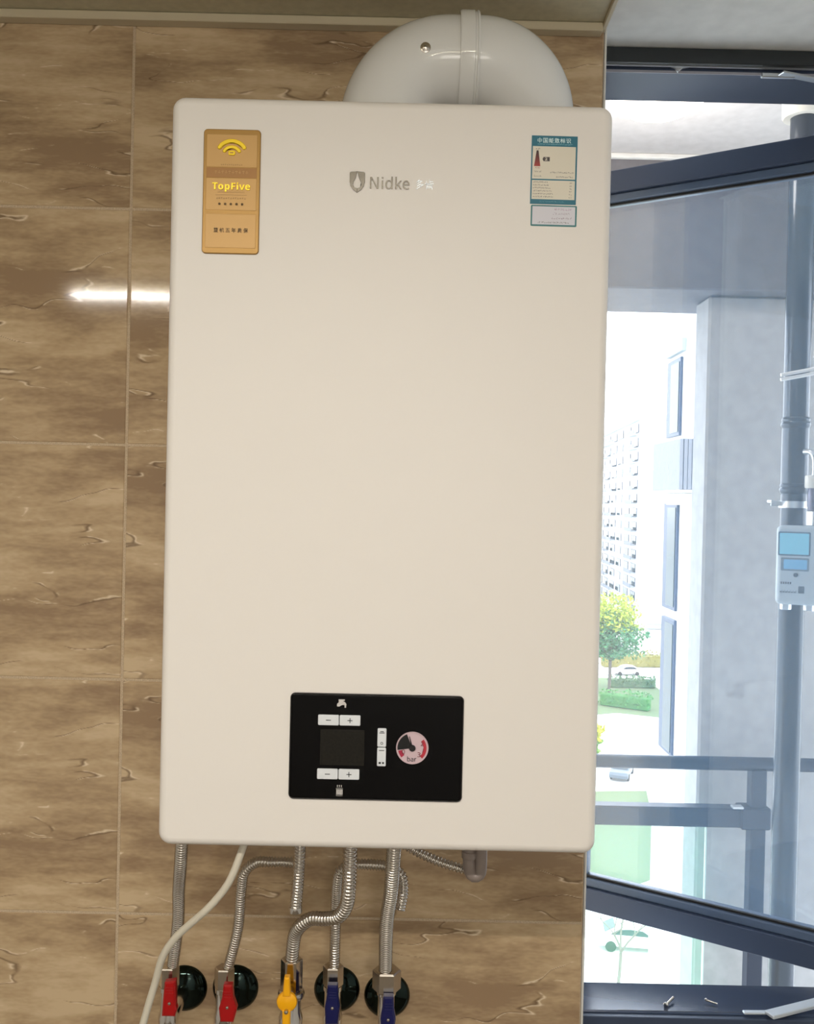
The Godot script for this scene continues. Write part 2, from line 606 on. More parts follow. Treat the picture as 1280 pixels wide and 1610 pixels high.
func area_light(called: String, at: Vector3, size: Vector2, col: Color, energy: float) -> void:
	var l := AreaLight3D.new()
	l.name = called
	l.position = at
	l.rotation_degrees.x = -90
	l.area_size = size
	l.area_normalize_energy = true
	l.light_color = col
	l.light_energy = energy
	l.area_range = 12.0
	l.area_attenuation = 2.0
	l.shadow_enabled = true
	add_child(l)

func materials() -> void:
	M.white_paint = grainy(mat(Color(0.91, 0.91, 0.90), 0.8), 0.05, 0.06, 2.0, 3)
	M.enamel = mat(Color(0.905, 0.88, 0.85), 0.48)
	M.grout = grainy(mat(Color(0.84, 0.75, 0.63), 0.85), 0.2, 0.2, 8.0, 5)
	M.ceiling_metal = grainy(mat(Color(0.78, 0.745, 0.63), 0.5), 0.08, 0.08, 3.0, 6)
	M.trim = mat(Color(0.78, 0.73, 0.62), 0.45)
	M.alu = mat(Color(0.235, 0.28, 0.365), 0.38, 0.1)
	M.bead = mat(Color(0.33, 0.39, 0.48), 0.28, 0.2)
	M.alu_smooth = mat(Color(0.235, 0.28, 0.365), 0.2, 0.1)
	M.window_glass = mat(Color(0.12, 0.20, 0.22), 0.05)
	M.rubber = mat(Color(0.03, 0.03, 0.035), 0.6)
	M.steel = mat(Color(0.80, 0.77, 0.73), 0.22, 1.0)
	M.silver = mat(Color(0.82, 0.84, 0.86), 0.3, 0.9)
	M.chrome = mat(Color(0.86, 0.84, 0.82), 0.1, 1.0)
	M.dark_chrome = mat(Color(0.16, 0.2, 0.19), 0.08, 1.0)
	M.black_glass = mat(Color(0.013, 0.008, 0.009), 0.12, 0.0, 0.3)
	M.key = mat(Color(0.86, 0.87, 0.88), 0.4)
	M.ink = mat(Color(0.05, 0.05, 0.05), 0.6)
	M.icon = mat(Color(0.78, 0.76, 0.74), 0.5)
	M.red = mat(Color(0.66, 0.02, 0.035), 0.35)
	M.blue = mat(Color(0.03, 0.055, 0.30), 0.35)
	M.yellow = mat(Color(0.97, 0.69, 0.03), 0.35)
	M.cable = mat(Color(0.80, 0.77, 0.70), 0.5)
	M.flue = mat(Color(0.88, 0.875, 0.86), 0.06)
	M.gold = mat(Color(0.62, 0.47, 0.22), 0.35, 0.35)
	M.gold_field = mat(Color(0.74, 0.58, 0.34), 0.4, 0.2)
	M.gold_band = mat(Color(0.60, 0.42, 0.20), 0.4, 0.2)
	M.gold_bright = mat(Color(0.98, 0.84, 0.18), 0.25, 0.3)
	M.gold_ink = mat(Color(0.42, 0.31, 0.14), 0.5)
	M.badge = mat(Color(0.45, 0.43, 0.40), 0.25, 0.9)
	M.pane = glass(Color(0.62, 0.78, 0.92), 0.07)
	M.grey_paint = grainy(mat(Color(0.715, 0.72, 0.73), 0.85), 0.05, 0.09, 1.5, 11)
	M.beam_paint = grainy(mat(Color(0.46, 0.455, 0.475), 0.85), 0.05, 0.10, 1.5, 12)
	M.balcony_white = grainy(mat(Color(0.80, 0.79, 0.79), 0.85), 0.05, 0.06, 2.0, 4)
	M.floor = grainy(mat(Color(0.52, 0.47, 0.40), 0.4), 0.05, 0.15, 1.2, 13)
	M.rail = mat(Color(0.20, 0.23, 0.29), 0.4, 0.2)
	M.pipe = mat(Color(0.27, 0.30, 0.34), 0.18, 0.3)
	M.pvc = mat(Color(0.86, 0.85, 0.82), 0.4)
	M.meter = mat(Color(0.72, 0.77, 0.81), 0.45)

# ------------------------------------------------------------------ room shell
func room() -> void:
	struct("floor", span(Vector3(-1.9, -0.2, 3.2), Vector3(1.9, 0.0, 0.0)), M.floor, "warm beige floor of the kitchen", "floor")
	struct("ceiling", span(Vector3(-1.9, CEILING, 3.2), Vector3(0.2345, CEILING + 0.3, 0.0)), M.ceiling_metal, "olive grey panel ceiling over the boiler wall", "ceiling")
	struct("ceiling_bay", span(Vector3(0.2345, CEILING + 0.001, 3.2), Vector3(1.9, CEILING + 0.3, -0.2)), M.white_paint, "white painted ceiling over the window bay", "ceiling")
	struct("wall_left", span(Vector3(-2.1, -0.2, 3.4), Vector3(-1.9, 2.61, -0.2)), M.white_paint, "white side wall left of the boiler wall", "wall")
	struct("wall_right", span(Vector3(1.9, -0.2, 3.4), Vector3(2.1, 2.61, -0.2)), M.white_paint, "white side wall on the window side", "wall")
	struct("wall_front", span(Vector3(-1.9, -0.2, 3.2), Vector3(1.9, 2.61, 3.4)), M.white_paint, "white wall behind the viewer", "wall")
	struct("trim_1", span(Vector3(-1.9, CEILING - 0.011, 0.018), Vector3(0.2345, CEILING - 0.0005, 0.0005), 0.001), M.trim, "pale metal angle trim where the ceiling meets the tiles", "trim")
	struct("trim_2", span(Vector3(CORNER - 0.001, 0.0, 0.001), Vector3(CORNER + 0.0020, CEILING, -0.044), 0.001), M.pvc, "thin pale trim on the outer corner of the tiled wall", "trim")
	struct("trim_3", span(Vector3(0.2345, CEILING - 0.006, 3.19), Vector3(0.2400, CEILING + 0.001, 0.0), 0.001), M.trim, "pale strip dividing the two ceilings", "trim")

	# wall round the window: below, above and right of its opening
	var w := Node3D.new()
	w.name = "wall_window"
	w.set_meta("kind", "structure")
	add_child(w)
	tag(w, "white wall round the window opening", "wall")
	part("wall_apron", span(Vector3(CORNER, -0.2, -0.045), Vector3(1.9, 0.985, -0.2)), M.white_paint, w)
	part("wall_head", span(Vector3(CORNER, CEILING + 0.3, -0.2), Vector3(1.9, 2.9, -0.3)), M.white_paint, w)
	part("wall_pier", span(Vector3(1.72, 0.985, -0.045), Vector3(1.9, CEILING, -0.2)), M.white_paint, w)

	var b := thing("batten_lamp", "slim white LED batten under the kitchen ceiling", "lamp", Vector3(-0.365, CEILING, 1.4))
	part("housing", slab(1.16, 0.03, 0.035, 0.004, 0.002, rot(Vector3.RIGHT, 90)), M.pvc, b)
	part("diffuser", span(Vector3(-0.565, -0.053, -0.011), Vector3(0.565, -0.035, 0.011), 0.003), lamp_mat(Color(1.0, 0.93, 0.72), 7.0), b)
	# unseen globe added behind the viewer as frontal fill for the boiler
	var p := thing("added_fill_globe", "unseen white globe added behind the viewer to even the light on the boiler", "lamp", Vector3(0.20, CEILING, 2.45))
	part("canopy", lathe([Vector2(0, 0.0), Vector2(0.05, 0.0), Vector2(0.048, -0.02), Vector2(0.0, -0.024)], 24), M.pvc, p)
	part("cord", rod(0.003, -0.26, -0.02, 0.0, 8), M.pvc, p)
	var ball := []
	for k in 17:
		var a := PI * k / 16.0
		ball.append(Vector2(0.16 * sin(a), -0.42 + 0.16 * cos(a)))
	part("fill_globe", lathe(ball, 36), lamp_mat(Color(1.0, 0.95, 0.88), 3.0), p)
	var o := OmniLight3D.new()
	o.name = "fill_glow"
	o.position = Vector3(0.20, CEILING - 0.42, 2.45)
	o.light_color = Color(1.0, 0.99, 0.975)
	o.light_energy = 0.58
	o.light_size = 0.14
	o.omni_range = 9.0
	o.omni_attenuation = 2.0
	o.shadow_enabled = true
	add_child(o)

func tiled_wall() -> void:
	var core := struct("wall_back", span(Vector3(-1.9, -0.2, -0.0085), Vector3(CORNER - 0.001, 2.9, -0.2)), M.grout, "kitchen wall of large brown stone-look tiles behind the boiler", "wall")
	part("grout_bed", span(Vector3(-1.9, 0.0, -0.0008), Vector3(CORNER - 0.0015, CEILING, -0.0085)), M.grout, core)
	var looks := []
	for k in 4:
		var m := mat(Color(1, 1, 1), 0.07)
		m.albedo_texture = ImageTexture.create_from_image(stone_image(11 + k * 17))
		looks.append(m)
	var gap := 0.0032
	for c in 4:
		var x0 := -2.1571 + 0.6 * c
		var x1 := x0 + 0.6
		x0 = max(x0, -1.9)
		x1 = min(x1, CORNER - 0.0025 + gap / 2)
		for r in 9:
			var y1 := 2.3653 - 0.3 * r
			var y0: float = max(y1 - 0.3, 0.0)
			y1 = min(y1, CEILING)
			if y1 - y0 < 0.02:
				continue
			var size := Vector3(x1 - x0 - gap, y1 - y0 - gap, 0.0085)
			part("tile", box(size, Vector3.ZERO, 0.0009), looks[(c * 2 + r * 3 + (r / 3)) % 4], core, pos((x0 + x1) / 2, (y0 + y1) / 2, -0.00425))

# ------------------------------------------------------------------ window
func window() -> void:
	var win := Node3D.new()
	win.name = "window_1"
	win.set_meta("kind", "structure")
	add_child(win)
	tag(win, "dark aluminium casement window standing open beside the boiler", "window")
	var x0 := CORNER
	var x1 := 0.70
	# head: a thin front lip, a metal track, then the deep soffit of the frame
	part("frame_head_lip", span(Vector3(x0, 2.2875, -0.045), Vector3(x1, CEILING, -0.052), 0.0006), mat(Color(0.13, 0.15, 0.16), 0.4), win)
	part("head_track", span(Vector3(x0, 2.2862, -0.0522), Vector3(x1, CEILING, -0.0552)), M.silver, win)
	part("head_gasket", span(Vector3(x0, 2.2806, -0.0600), Vector3(x1, 2.2840, -0.0612)), mat(Color(0.62, 0.62, 0.66), 0.4), win)
	part("track_groove", span(Vector3(x0, 2.2915, -0.055), Vector3(x1, CEILING, -0.0605)), M.rubber, win)
	part("frame_head", span(Vector3(x0, 2.2815, -0.0605), Vector3(x1, CEILING, -0.15), 0.0006), M.alu, win)
	part("frame_jamb", span(Vector3(x0, 1.0, -0.045), Vector3(x0 + 0.010, 2.2815, -0.13), 0.0006), M.alu, win)
	part("frame_jamb", span(Vector3(0.676, 1.0, -0.045), Vector3(x1, 2.2815, -0.13), 0.0006), M.alu, win)
	# sill: slopes outwards, with a front lip and a gasket groove
	var sill_prof := [Vector2(0.045, 0.985), Vector2(0.045, 1.0275), Vector2(0.0485, 1.0285), Vector2(0.0505, 1.0255), Vector2(0.15, 1.0135), Vector2(0.15, 0.985)]
	part("frame_sill", prism(sill_prof, x1 - x0, Transform3D(Basis(Vector3(0, 0, -1), Vector3(0, 1, 0), Vector3(1, 0, 0)), Vector3(x0, 0, 0))), M.alu_smooth, win)
	part("sill_front", span(Vector3(x0, 0.93, -0.036), Vector3(x1, 1.0262, -0.045), 0.001), M.alu, win)
	part("sill_gasket", span(Vector3(0.300, 1.0248, -0.0515), Vector3(0.468, 1.0264, -0.0535)), M.rubber, win)

	# unseen fixed pane right of the casement, added to brighten the bay ceiling
	part("frame_head", span(Vector3(x1, 2.25, -0.045), Vector3(1.72, CEILING, -0.13), 0.0006), M.alu, win)
	part("frame_sill", span(Vector3(x1, 0.985, -0.045), Vector3(1.72, 1.045, -0.13), 0.0006), M.alu, win)
	part("frame_jamb", span(Vector3(1.68, 1.045, -0.045), Vector3(1.72, 2.25, -0.13), 0.0006), M.alu, win)
	part("pane", span(Vector3(x1, 1.045, -0.08), Vector3(1.68, 2.25, -0.0804)), M.pane, win)

	# open sash: hinged on the right jamb, swung outwards
	var a := 32.5
	var s := Node3D.new()
	s.name = "sash"
	s.position = Vector3(0.2655, 0.0, -0.3836)
	s.rotation_degrees.y = -a
	win.add_child(s, true)
	var wd := 0.486
	var yt := 2.251
	var yb := 1.031
	var t := 0.052
	for e in 2:
		var y_out: float = [yt, yb][e]
		var dn: float = [-1.0, 1.0][e]
		part("rail", span(Vector3(0, y_out, 0), Vector3(wd, y_out + dn * 0.036, -t), 0.0012), M.alu, s)
		part("glazing_bead", span(Vector3(0.036, y_out + dn * 0.0362, -0.007), Vector3(wd - 0.036, y_out + dn * 0.050, -t + 0.012), 0.002), M.bead, s)
		part("gasket", span(Vector3(0.05, y_out + dn * 0.0502, -0.013), Vector3(wd - 0.05, y_out + dn * 0.0535, -0.018)), M.rubber, s)
	for e in 2:
		var x_out: float = [0.0, wd][e]
		var dx: float = [1.0, -1.0][e]
		part("stile", span(Vector3(x_out, yb + 0.0362, 0), Vector3(x_out + dx * 0.036, yt - 0.0362, -t), 0.0012), M.alu, s)
		part("glazing_bead", span(Vector3(x_out + dx * 0.0362, yb + 0.0502, -0.007), Vector3(x_out + dx * 0.050, yt - 0.0502, -t + 0.012), 0.002), M.bead, s)
	for z in [-0.018, -0.032]:
		part("pane", span(Vector3(0.051, yb + 0.051, z), Vector3(wd - 0.051, yt - 0.051, z - 0.0004)), M.pane, s)

	# friction stays of the sash, top and bottom
	var st := mb()
	add_box(st, Vector3(0.17, 0.003, 0.012), rot(Vector3.UP, 18, Vector3(0.565, 2.279, -0.075)), 0.0008)
	add_box(st, Vector3(0.045, 0.006, 0.006), rot(Vector3.UP, 0, Vector3(0.484, 2.2795, -0.058)), 0.001)
	part("stay_arm", done(st), M.silver, win)
	var k := mb()
	add_prism(k, [Vector2(0.0, 0.007), Vector2(0.016, 0.0035), Vector2(0.034, 0.006), Vector2(0.036, 0.002), Vector2(0.022, -0.001), Vector2(0.016, -0.006), Vector2(0.012, -0.001), Vector2(0.002, 0.003)], 0.004, pos(0.334, 2.2865, -0.0585), 0.0008)
	part("track_clip", done(k), M.silver, win)
	var st2 := mb()
	add_box(st2, Vector3(0.178, 0.005, 0.017), rot(Vector3.UP, 23, Vector3(0.578, 1.0335, -0.070)), 0.001)
	add_box(st2, Vector3(0.046, 0.003, 0.008), rot(Vector3.UP, 2, Vector3(0.489, 1.0300, -0.0475)), 0.001)
	part("stay_arm", done(st2), mat(Color(0.82, 0.85, 0.88), 0.35, 0.4), win)

# ------------------------------------------------------------------ boiler
func boiler() -> void:
	var D := 0.264
	var t := thing("gas_boiler", "large white wall-hung gas boiler with a black control panel", "boiler", BOILER_ORIGIN)
	part("casing", slab(0.4391, 0.748, D - 0.004, 0.013, 0.009, pos(0, 0.374, 0.004)), M.enamel, t)

	# control panel
	var cp := part("control_panel", slab(0.1717, 0.105, 0.003, 0.0045, 0.0015, pos(-0.0024, 0.1041, D - 0.001)), M.black_glass, t)
	cp.set_meta("label", "black glass control panel")
	var zf := D + 0.0019
	part("panel_bezel", bezel(0.1717, 0.105, 0.0012, pos(-0.0024, 0.1041, D - 0.0005)), mat(Color(0.10, 0.075, 0.06), 0.35), cp)
	part("display", slab(0.044, 0.0355, 0.0006, 0.001, 0.0003, pos(-0.0362, 0.1035, zf)), grainy(mat(Color(0.14, 0.13, 0.11), 0.3, 0.0, 0.3), 0.05, 0.25, 20.0, 4), cp)
	for row in [[-0.0399, 0.1308], [-0.0398, 0.0770]]:
		for e in 2:
			var kx: float = row[0] + [-0.0105, 0.0109][e]
			var key := part("key", slab(0.0208, 0.0105, 0.0016, 0.0012, 0.0007, pos(kx, row[1], zf)), M.key, cp)
			var sy := mb()
			add_box(sy, Vector3(0.005, 0.0007, 0.0003), pos(kx, row[1], zf + 0.00165))
			if e == 1:
				add_box(sy, Vector3(0.0007, 0.005, 0.0003), pos(kx, row[1], zf + 0.00165))
			part("plus_sign" if e == 1 else "minus_sign", done(sy), M.ink, key)
	for e in 2:
		var ky: float = [0.1144, 0.0951][e]
		var key := part("key", slab(0.0089, 0.0186, 0.0016, 0.0012, 0.0007, pos(0.0031, ky, zf)), M.key, cp)
		var sy := mb()
		for q in [[0.0, 0.0062, 0.0035], [0.0, 0.0048, 0.0052]] if e == 0 else [[0.0, 0.0066, 0.0052], [-0.0016, -0.0058, 0.0022], [0.0017, -0.0058, 0.0018]]:
			add_box(sy, Vector3(q[2], 0.0007 if q[1] > 0 else 0.0018, 0.0003), pos(0.0031 + q[0], ky + q[1], zf + 0.00165))
		if e == 0:
			add_tube(sy, ring_points(0.0011, Vector3(0.0031, ky - 0.0055, zf + 0.0017)), 0.00025, 5, false)
		part("key_legend", done(sy), M.ink, key)
	# symbols: a tap above, a radiator below
	var tap := [Vector2(-0.0045, -0.003), Vector2(-0.0045, -0.0005), Vector2(-0.0028, 0.001), Vector2(-0.003, 0.004), Vector2(0.0032, 0.004), Vector2(0.0032, 0.0028), Vector2(0.0012, 0.0022), Vector2(0.0034, 0.0014), Vector2(0.0048, -0.0006), Vector2(0.0046, -0.0042), Vector2(0.003, -0.0042), Vector2(0.003, -0.0014), Vector2(0.0, -0.0018), Vector2(-0.0022, -0.0032)]
	part("tap_symbol", prism(tap, 0.0004, pos(-0.0378, 0.1475, zf)), M.icon, cp)
	var rad := mb()
	for i in 4:
		add_box(rad, Vector3(0.0013, 0.008, 0.0004), pos(-0.0405 + i * 0.00165, 0.0590, zf + 0.0002))
	add_box(rad, Vector3(0.0066, 0.0012, 0.0004), pos(-0.0381, 0.0622, zf + 0.0002))
	add_box(rad, Vector3(0.0066, 0.0012, 0.0004), pos(-0.0381, 0.0558, zf + 0.0002))
	for i in 3:
		add_box(rad, Vector3(0.0007, 0.0021, 0.0004), pos(-0.0402 + i * 0.002, 0.0649, zf + 0.0002))
	part("radiator_symbol", done(rad), M.icon, cp)
	# pressure gauge
	var gx := 0.0336
	var gy := 0.1046
	var gauge := part("pressure_gauge", lathe([Vector2(0.0, 0.0008), Vector2(0.0150, 0.0008), Vector2(0.0152, 0.0014), Vector2(0.0160, 0.0014), Vector2(0.0163, 0.0), Vector2(0.0, 0.0)], 40, rot(Vector3.RIGHT, 90, Vector3(gx, gy, zf))), mat(Color(0.80, 0.70, 0.72), 0.4), cp)
	gauge.set_meta("label", "round pressure gauge with red zones")
	part("scale_band", prism(sector(0.0142, 0.0112, -46, 38), 0.0003, pos(gx, gy, zf + 0.0008)), mat(Color(0.72, 0.16, 0.22), 0.5), gauge)
	part("scale_band", prism(sector(0.0142, 0.0105, 192, 222), 0.0003, pos(gx, gy, zf + 0.0008)), mat(Color(0.66, 0.12, 0.25), 0.5), gauge)
	part("dial_window", prism(sector(0.0148, 0.0030, 112, 188), 0.0004, pos(gx, gy, zf + 0.0008)), mat(Color(0.03, 0.03, 0.03), 0.3), gauge)
	part("needle", prism([Vector2(-0.0008, 0), Vector2(0.0008, 0), Vector2(-0.0028, 0.0118), Vector2(-0.0034, 0.0116)], 0.0004, pos(gx, gy, zf + 0.0013)), M.ink, gauge)
	part("needle_hub", lathe(rod_prof(0.0033, 0, 0.0014, 0.0004), 20, rot(Vector3.RIGHT, 90, Vector3(gx, gy, zf + 0.0009))), mat(Color(0.07, 0.05, 0.05), 0.3), gauge)
	part("gauge_lettering", lettering("bar", 0.0034, 0.0003), M.ink, gauge, pos(gx - 0.0005, gy - 0.0112, zf + 0.0010))
	for q in [[-0.0088, -0.0040, "0"], [0.0068, -0.0066, "3"], [0.0098, 0.0044, "2"]]:
		part("gauge_lettering", lettering(q[2], 0.0030, 0.0003), mat(Color(0.45, 0.08, 0.14), 0.5), gauge, pos(gx + q[0], gy + q[1], zf + 0.0010))

	# maker's badge: shield with a drop cut out, then the name
	var shield := mb()
	var left := [Vector2(0, 0.0105), Vector2(-0.0066, 0.0100), Vector2(-0.0076, 0.0090), Vector2(-0.0076, 0.0), Vector2(-0.0066, -0.0042), Vector2(-0.0040, -0.0078), Vector2(0, -0.0106), Vector2(0, -0.0062), Vector2(-0.0028, -0.0052), Vector2(-0.0040, -0.0028), Vector2(-0.0036, -0.0002), Vector2(-0.0016, 0.0040)]
	var right := []
	for v: Vector2 in left:
		right.append(Vector2(-v.x, v.y))
	add_prism(shield, left, 0.0012, Transform3D.IDENTITY, 0.0002)
	add_prism(shield, right, 0.0012, Transform3D.IDENTITY, 0.0002)
	var badge := part("badge_shield", done(shield), M.badge, t, pos(-0.0336, 0.6655, D - 0.0002))
	badge.set_meta("label", "grey metal shield emblem with a drop")
	var name_t := lettering("Nidke", 0.0160, 0.0012)
	name_t.horizontal_alignment = HORIZONTAL_ALIGNMENT_LEFT
	part("badge_lettering", name_t, M.badge, t, pos(-0.0224, 0.6648, D + 0.0004))
	part("badge_lettering", stroke_mesh(["duo", "ken"], 0.0090, 0.0006, 0.00055, 0.001), M.silver, t, pos(0.0238, 0.6690, D - 0.0002))

	award_plaque(t, D)
	stickers(t, D)

func ring_points(r: float, c: Vector3) -> Array:
	var out := []
	for k in 13:
		out.append(c + Vector3(r * cos(TAU * k / 12), r * sin(TAU * k / 12), 0))
	return out

func sector(r1: float, r0: float, a0: float, a1: float) -> Array:
	var out := []
	for k in 11:
		var a := deg_to_rad(lerp(a0, a1, k / 10.0))
		out.append(Vector2(cos(a), sin(a)) * r1)
	for k in 11:
		var a := deg_to_rad(lerp(a1, a0, k / 10.0))
		out.append(Vector2(cos(a), sin(a)) * r0)
	return out

# a thin raised frame round a rounded rectangle
func bezel(w: float, h: float, t: float, xf: Transform3D) -> ArrayMesh:
	var st := mb()
	var path := []
	var ring := rr_ring(w, h, 0.0045, 6)
	for q in ring:
		path.append(xf * Vector3(q[0].x, q[0].y, 0.0016))
	path.append(path[0])
	path.append(path[1])
	add_tube(st, path, t * 0.6, 6, false)
	return done(st)

func award_plaque(t: Node3D, D: float) -> void:
	var cx := -0.1581
	var cy := 0.6528
	var z := D - 0.0004
	var p := part("award_plaque", slab(0.0565, 0.1230, 0.0024, 0.004, 0.001, pos(cx, cy, z)), M.gold, t)
	p.set_meta("label", "gold plaque with raised lettering")
	var zt := z + 0.0020
	part("plaque_field", slab(0.0498, 0.0322, 0.0007, 0.0008, 0.0003, pos(cx, 0.6928, zt)), M.gold_field, p)
	part("plaque_band", slab(0.0498, 0.0098, 0.0006, 0.0004, 0.0002, pos(cx, 0.6712, zt)), M.gold_band, p)
	part("plaque_field", slab(0.0498, 0.0315, 0.0007, 0.0008, 0.0003, pos(cx, 0.6500, zt)), M.gold_field, p)
	part("plaque_field", slab(0.0498, 0.0335, 0.0007, 0.0008, 0.0003, pos(cx, 0.6138, zt)), M.gold_field, p)
	var ze := zt + 0.0006
	# radio waves over a rounded tag, embossed in bright gold
	part("wave_emblem", prism(arc_band(cx, 0.6872, 0.0150, 0.0021, 36, 144), 0.0014, pos(0, 0, ze), 0.0005), M.gold_bright, p)
	part("wave_emblem", prism(arc_band(cx, 0.6872, 0.0090, 0.0018, 36, 144), 0.0014, pos(0, 0, ze), 0.0005), M.gold_bright, p)
	part("emblem_tag", slab(0.0068, 0.0046, 0.0014, 0.0014, 0.0005, pos(cx, 0.6905, ze)), M.gold_bright, p)
	part("emblem_dash", box(Vector3(0.0036, 0.0012, 0.0003), Vector3(cx, 0.6905, ze + 0.00145)), M.gold, p)
	part("plaque_lettering", lettering("TopFive", 0.0093, 0.0012, true), M.gold_bright, p, Transform3D(Basis.from_scale(Vector3(1.1, 1, 1)), Vector3(cx + 0.0004, 0.6575, ze + 0.0005)))
	part("plaque_lettering", stroke_mesh(["zheng", "ji", "wu", "nian", "zhi", "bao"], 0.0042, 0.0017, 0.0005, 0.0004), M.gold_ink, p, pos(cx - 0.0165, 0.6165, ze))
	# five stars
	for i in 5:
		var star := []
		for k in 10:
			var r := 0.0014 if k % 2 == 0 else 0.0006
			star.append(Vector2(r * sin(TAU * k / 10), r * cos(TAU * k / 10)))
		part("star", prism(star, 0.0005, pos(cx - 0.0112 + i * 0.0056, 0.6402, ze)), M.gold_ink, p)
	# fine lines and rows of small print
	var fine := mb()
	add_box(fine, Vector3(0.031, 0.0003, 0.0003), pos(cx, 0.6492, ze + 0.0001))
	for row in [[0.6790, 0.022, 0.0016], [0.6460, 0.030, 0.0018], [0.6520, 0.027, 0.0012]]:
		var n := int(row[1] / (row[2] * 1.2))
		for i in n:
			var x: float = cx - row[1] / 2 + (i + 0.5) * row[1] / n
			add_box(fine, Vector3(row[2] * 0.85, row[2] * 0.2, 0.0003), pos(x, row[0] + row[2] * 0.3 * (i % 3 - 1), ze + 0.0001))
			add_box(fine, Vector3(row[2] * 0.2, row[2] * 0.9, 0.0003), pos(x, row[0], ze + 0.0001))
	part("small_print", done(fine), mat(Color(0.56, 0.43, 0.22), 0.5), p)
	var light_print := mb()
	for i in 10:
		var x := cx - 0.0155 + i * 0.0034
		add_box(light_print, Vector3(0.0024, 0.0005, 0.0003), pos(x, 0.6725 - 0.0012 * (i % 2), ze))
		add_box(light_print, Vector3(0.0005, 0.0030, 0.0003), pos(x, 0.6718, ze))
	part("small_print", done(light_print), mat(Color(0.76, 0.60, 0.36), 0.5), p)

func stickers(t: Node3D, D: float) -> void:
	# energy label: teal frame, cream fields, scale, lines of print
	var teal := Color(0.13, 0.42, 0.50)
	var cream := Color(0.86, 0.83, 0.76)
	var inkc := Color(0.28, 0.25, 0.24)
	var w := 288
	var h := 424
	var im := Image.create(w, h, false, Image.FORMAT_RGB8)
	im.fill(teal)
	im.fill_rect(Rect2i(8, 66, w - 18, 202), cream)
	im.fill_rect(Rect2i(8, 276, w - 18, 118), cream)
	ink_glyphs(im, ["zhong", "guo", "neng", "xiao", "biao", "shi"], 36, 14, 30, 6, 3, Color(0.85, 0.93, 0.93))
	ink_row(im, 38, 50, 216, 6, Color(0.62, 0.80, 0.84))
	for y in range(92, 190):
		var f := (y - 92) / 98.0
		im.fill_rect(Rect2i(int(39 - lerpf(6, 20, f)), y, int(lerpf(12, 40, f)), 1), Color(0.20, 0.12, 0.11).lerp(Color(0.66, 0.22, 0.19), f))
	ink_row(im, 28, 78, 26, 8, inkc)
	ink_row(im, 24, 196, 30, 8, Color(0.6, 0.2, 0.2))
	im.fill_rect(Rect2i(76, 132, 40, 26), inkc)
	im.fill_rect(Rect2i(72, 138, 4, 14), inkc)
	ink_line(im, Vector2(88, 138), Vector2(98, 138), 3, cream)
	ink_line(im, Vector2(98, 138), Vector2(98, 145), 3, cream)
	ink_line(im, Vector2(98, 145), Vector2(88, 152), 3, cream)
	ink_line(im, Vector2(88, 152), Vector2(101, 152), 3, cream)
	ink_row(im, 18, 218, 50, 9, inkc)
	ink_row(im, 18, 246, 44, 9, inkc)
	ink_row(im, 118, 222, 146, 9, inkc)
	ink_row(im, 158, 250, 106, 8, inkc)
	for i in 6:
		ink_row(im, 16, 284 + i * 18, [90, 94, 110, 116, 124, 126][i], 8, inkc)
		ink_row(im, 244, 286 + i * 18, 14, 8, inkc)
	ink_row(im, 60, 404, 150, 8, Color(0.45, 0.65, 0.70))
	var e := part("energy_label", slab(0.0456, 0.0677, 0.0004, 0.0004, 0.0001, rot(Vector3(0, 0, 1), -0.3, Vector3(0.1612, 0.6818, D - 0.00005))), printed(im), t)
	e.set_meta("label", "teal and cream energy sticker")
	# service sticker below it
	var w2 := 288
	var h2 := 132
	var im2 := Image.create(w2, h2, false, Image.FORMAT_RGB8)
	im2.fill(Color(0.20, 0.46, 0.47))
	im2.fill_rect(Rect2i(9, 8, w2 - 19, h2 - 18), Color(0.83, 0.82, 0.85))
	ink_row(im2, 140, 18, 110, 13, Color(0.62, 0.42, 0.60))
	ink_row(im2, 140, 46, 104, 13, Color(0.52, 0.42, 0.50))
	ink_row(im2, 126, 74, 124, 13, Color(0.50, 0.40, 0.46))
	ink_row(im2, 44, 104, 196, 9, inkc)
	var v := part("service_label", slab(0.0456, 0.0208, 0.0004, 0.001, 0.0001, rot(Vector3(0, 0, 1), -0.3, Vector3(0.1621, 0.6366, D - 0.00005))), printed(im2), t)
	v.set_meta("label", "small teal-edged sticker")

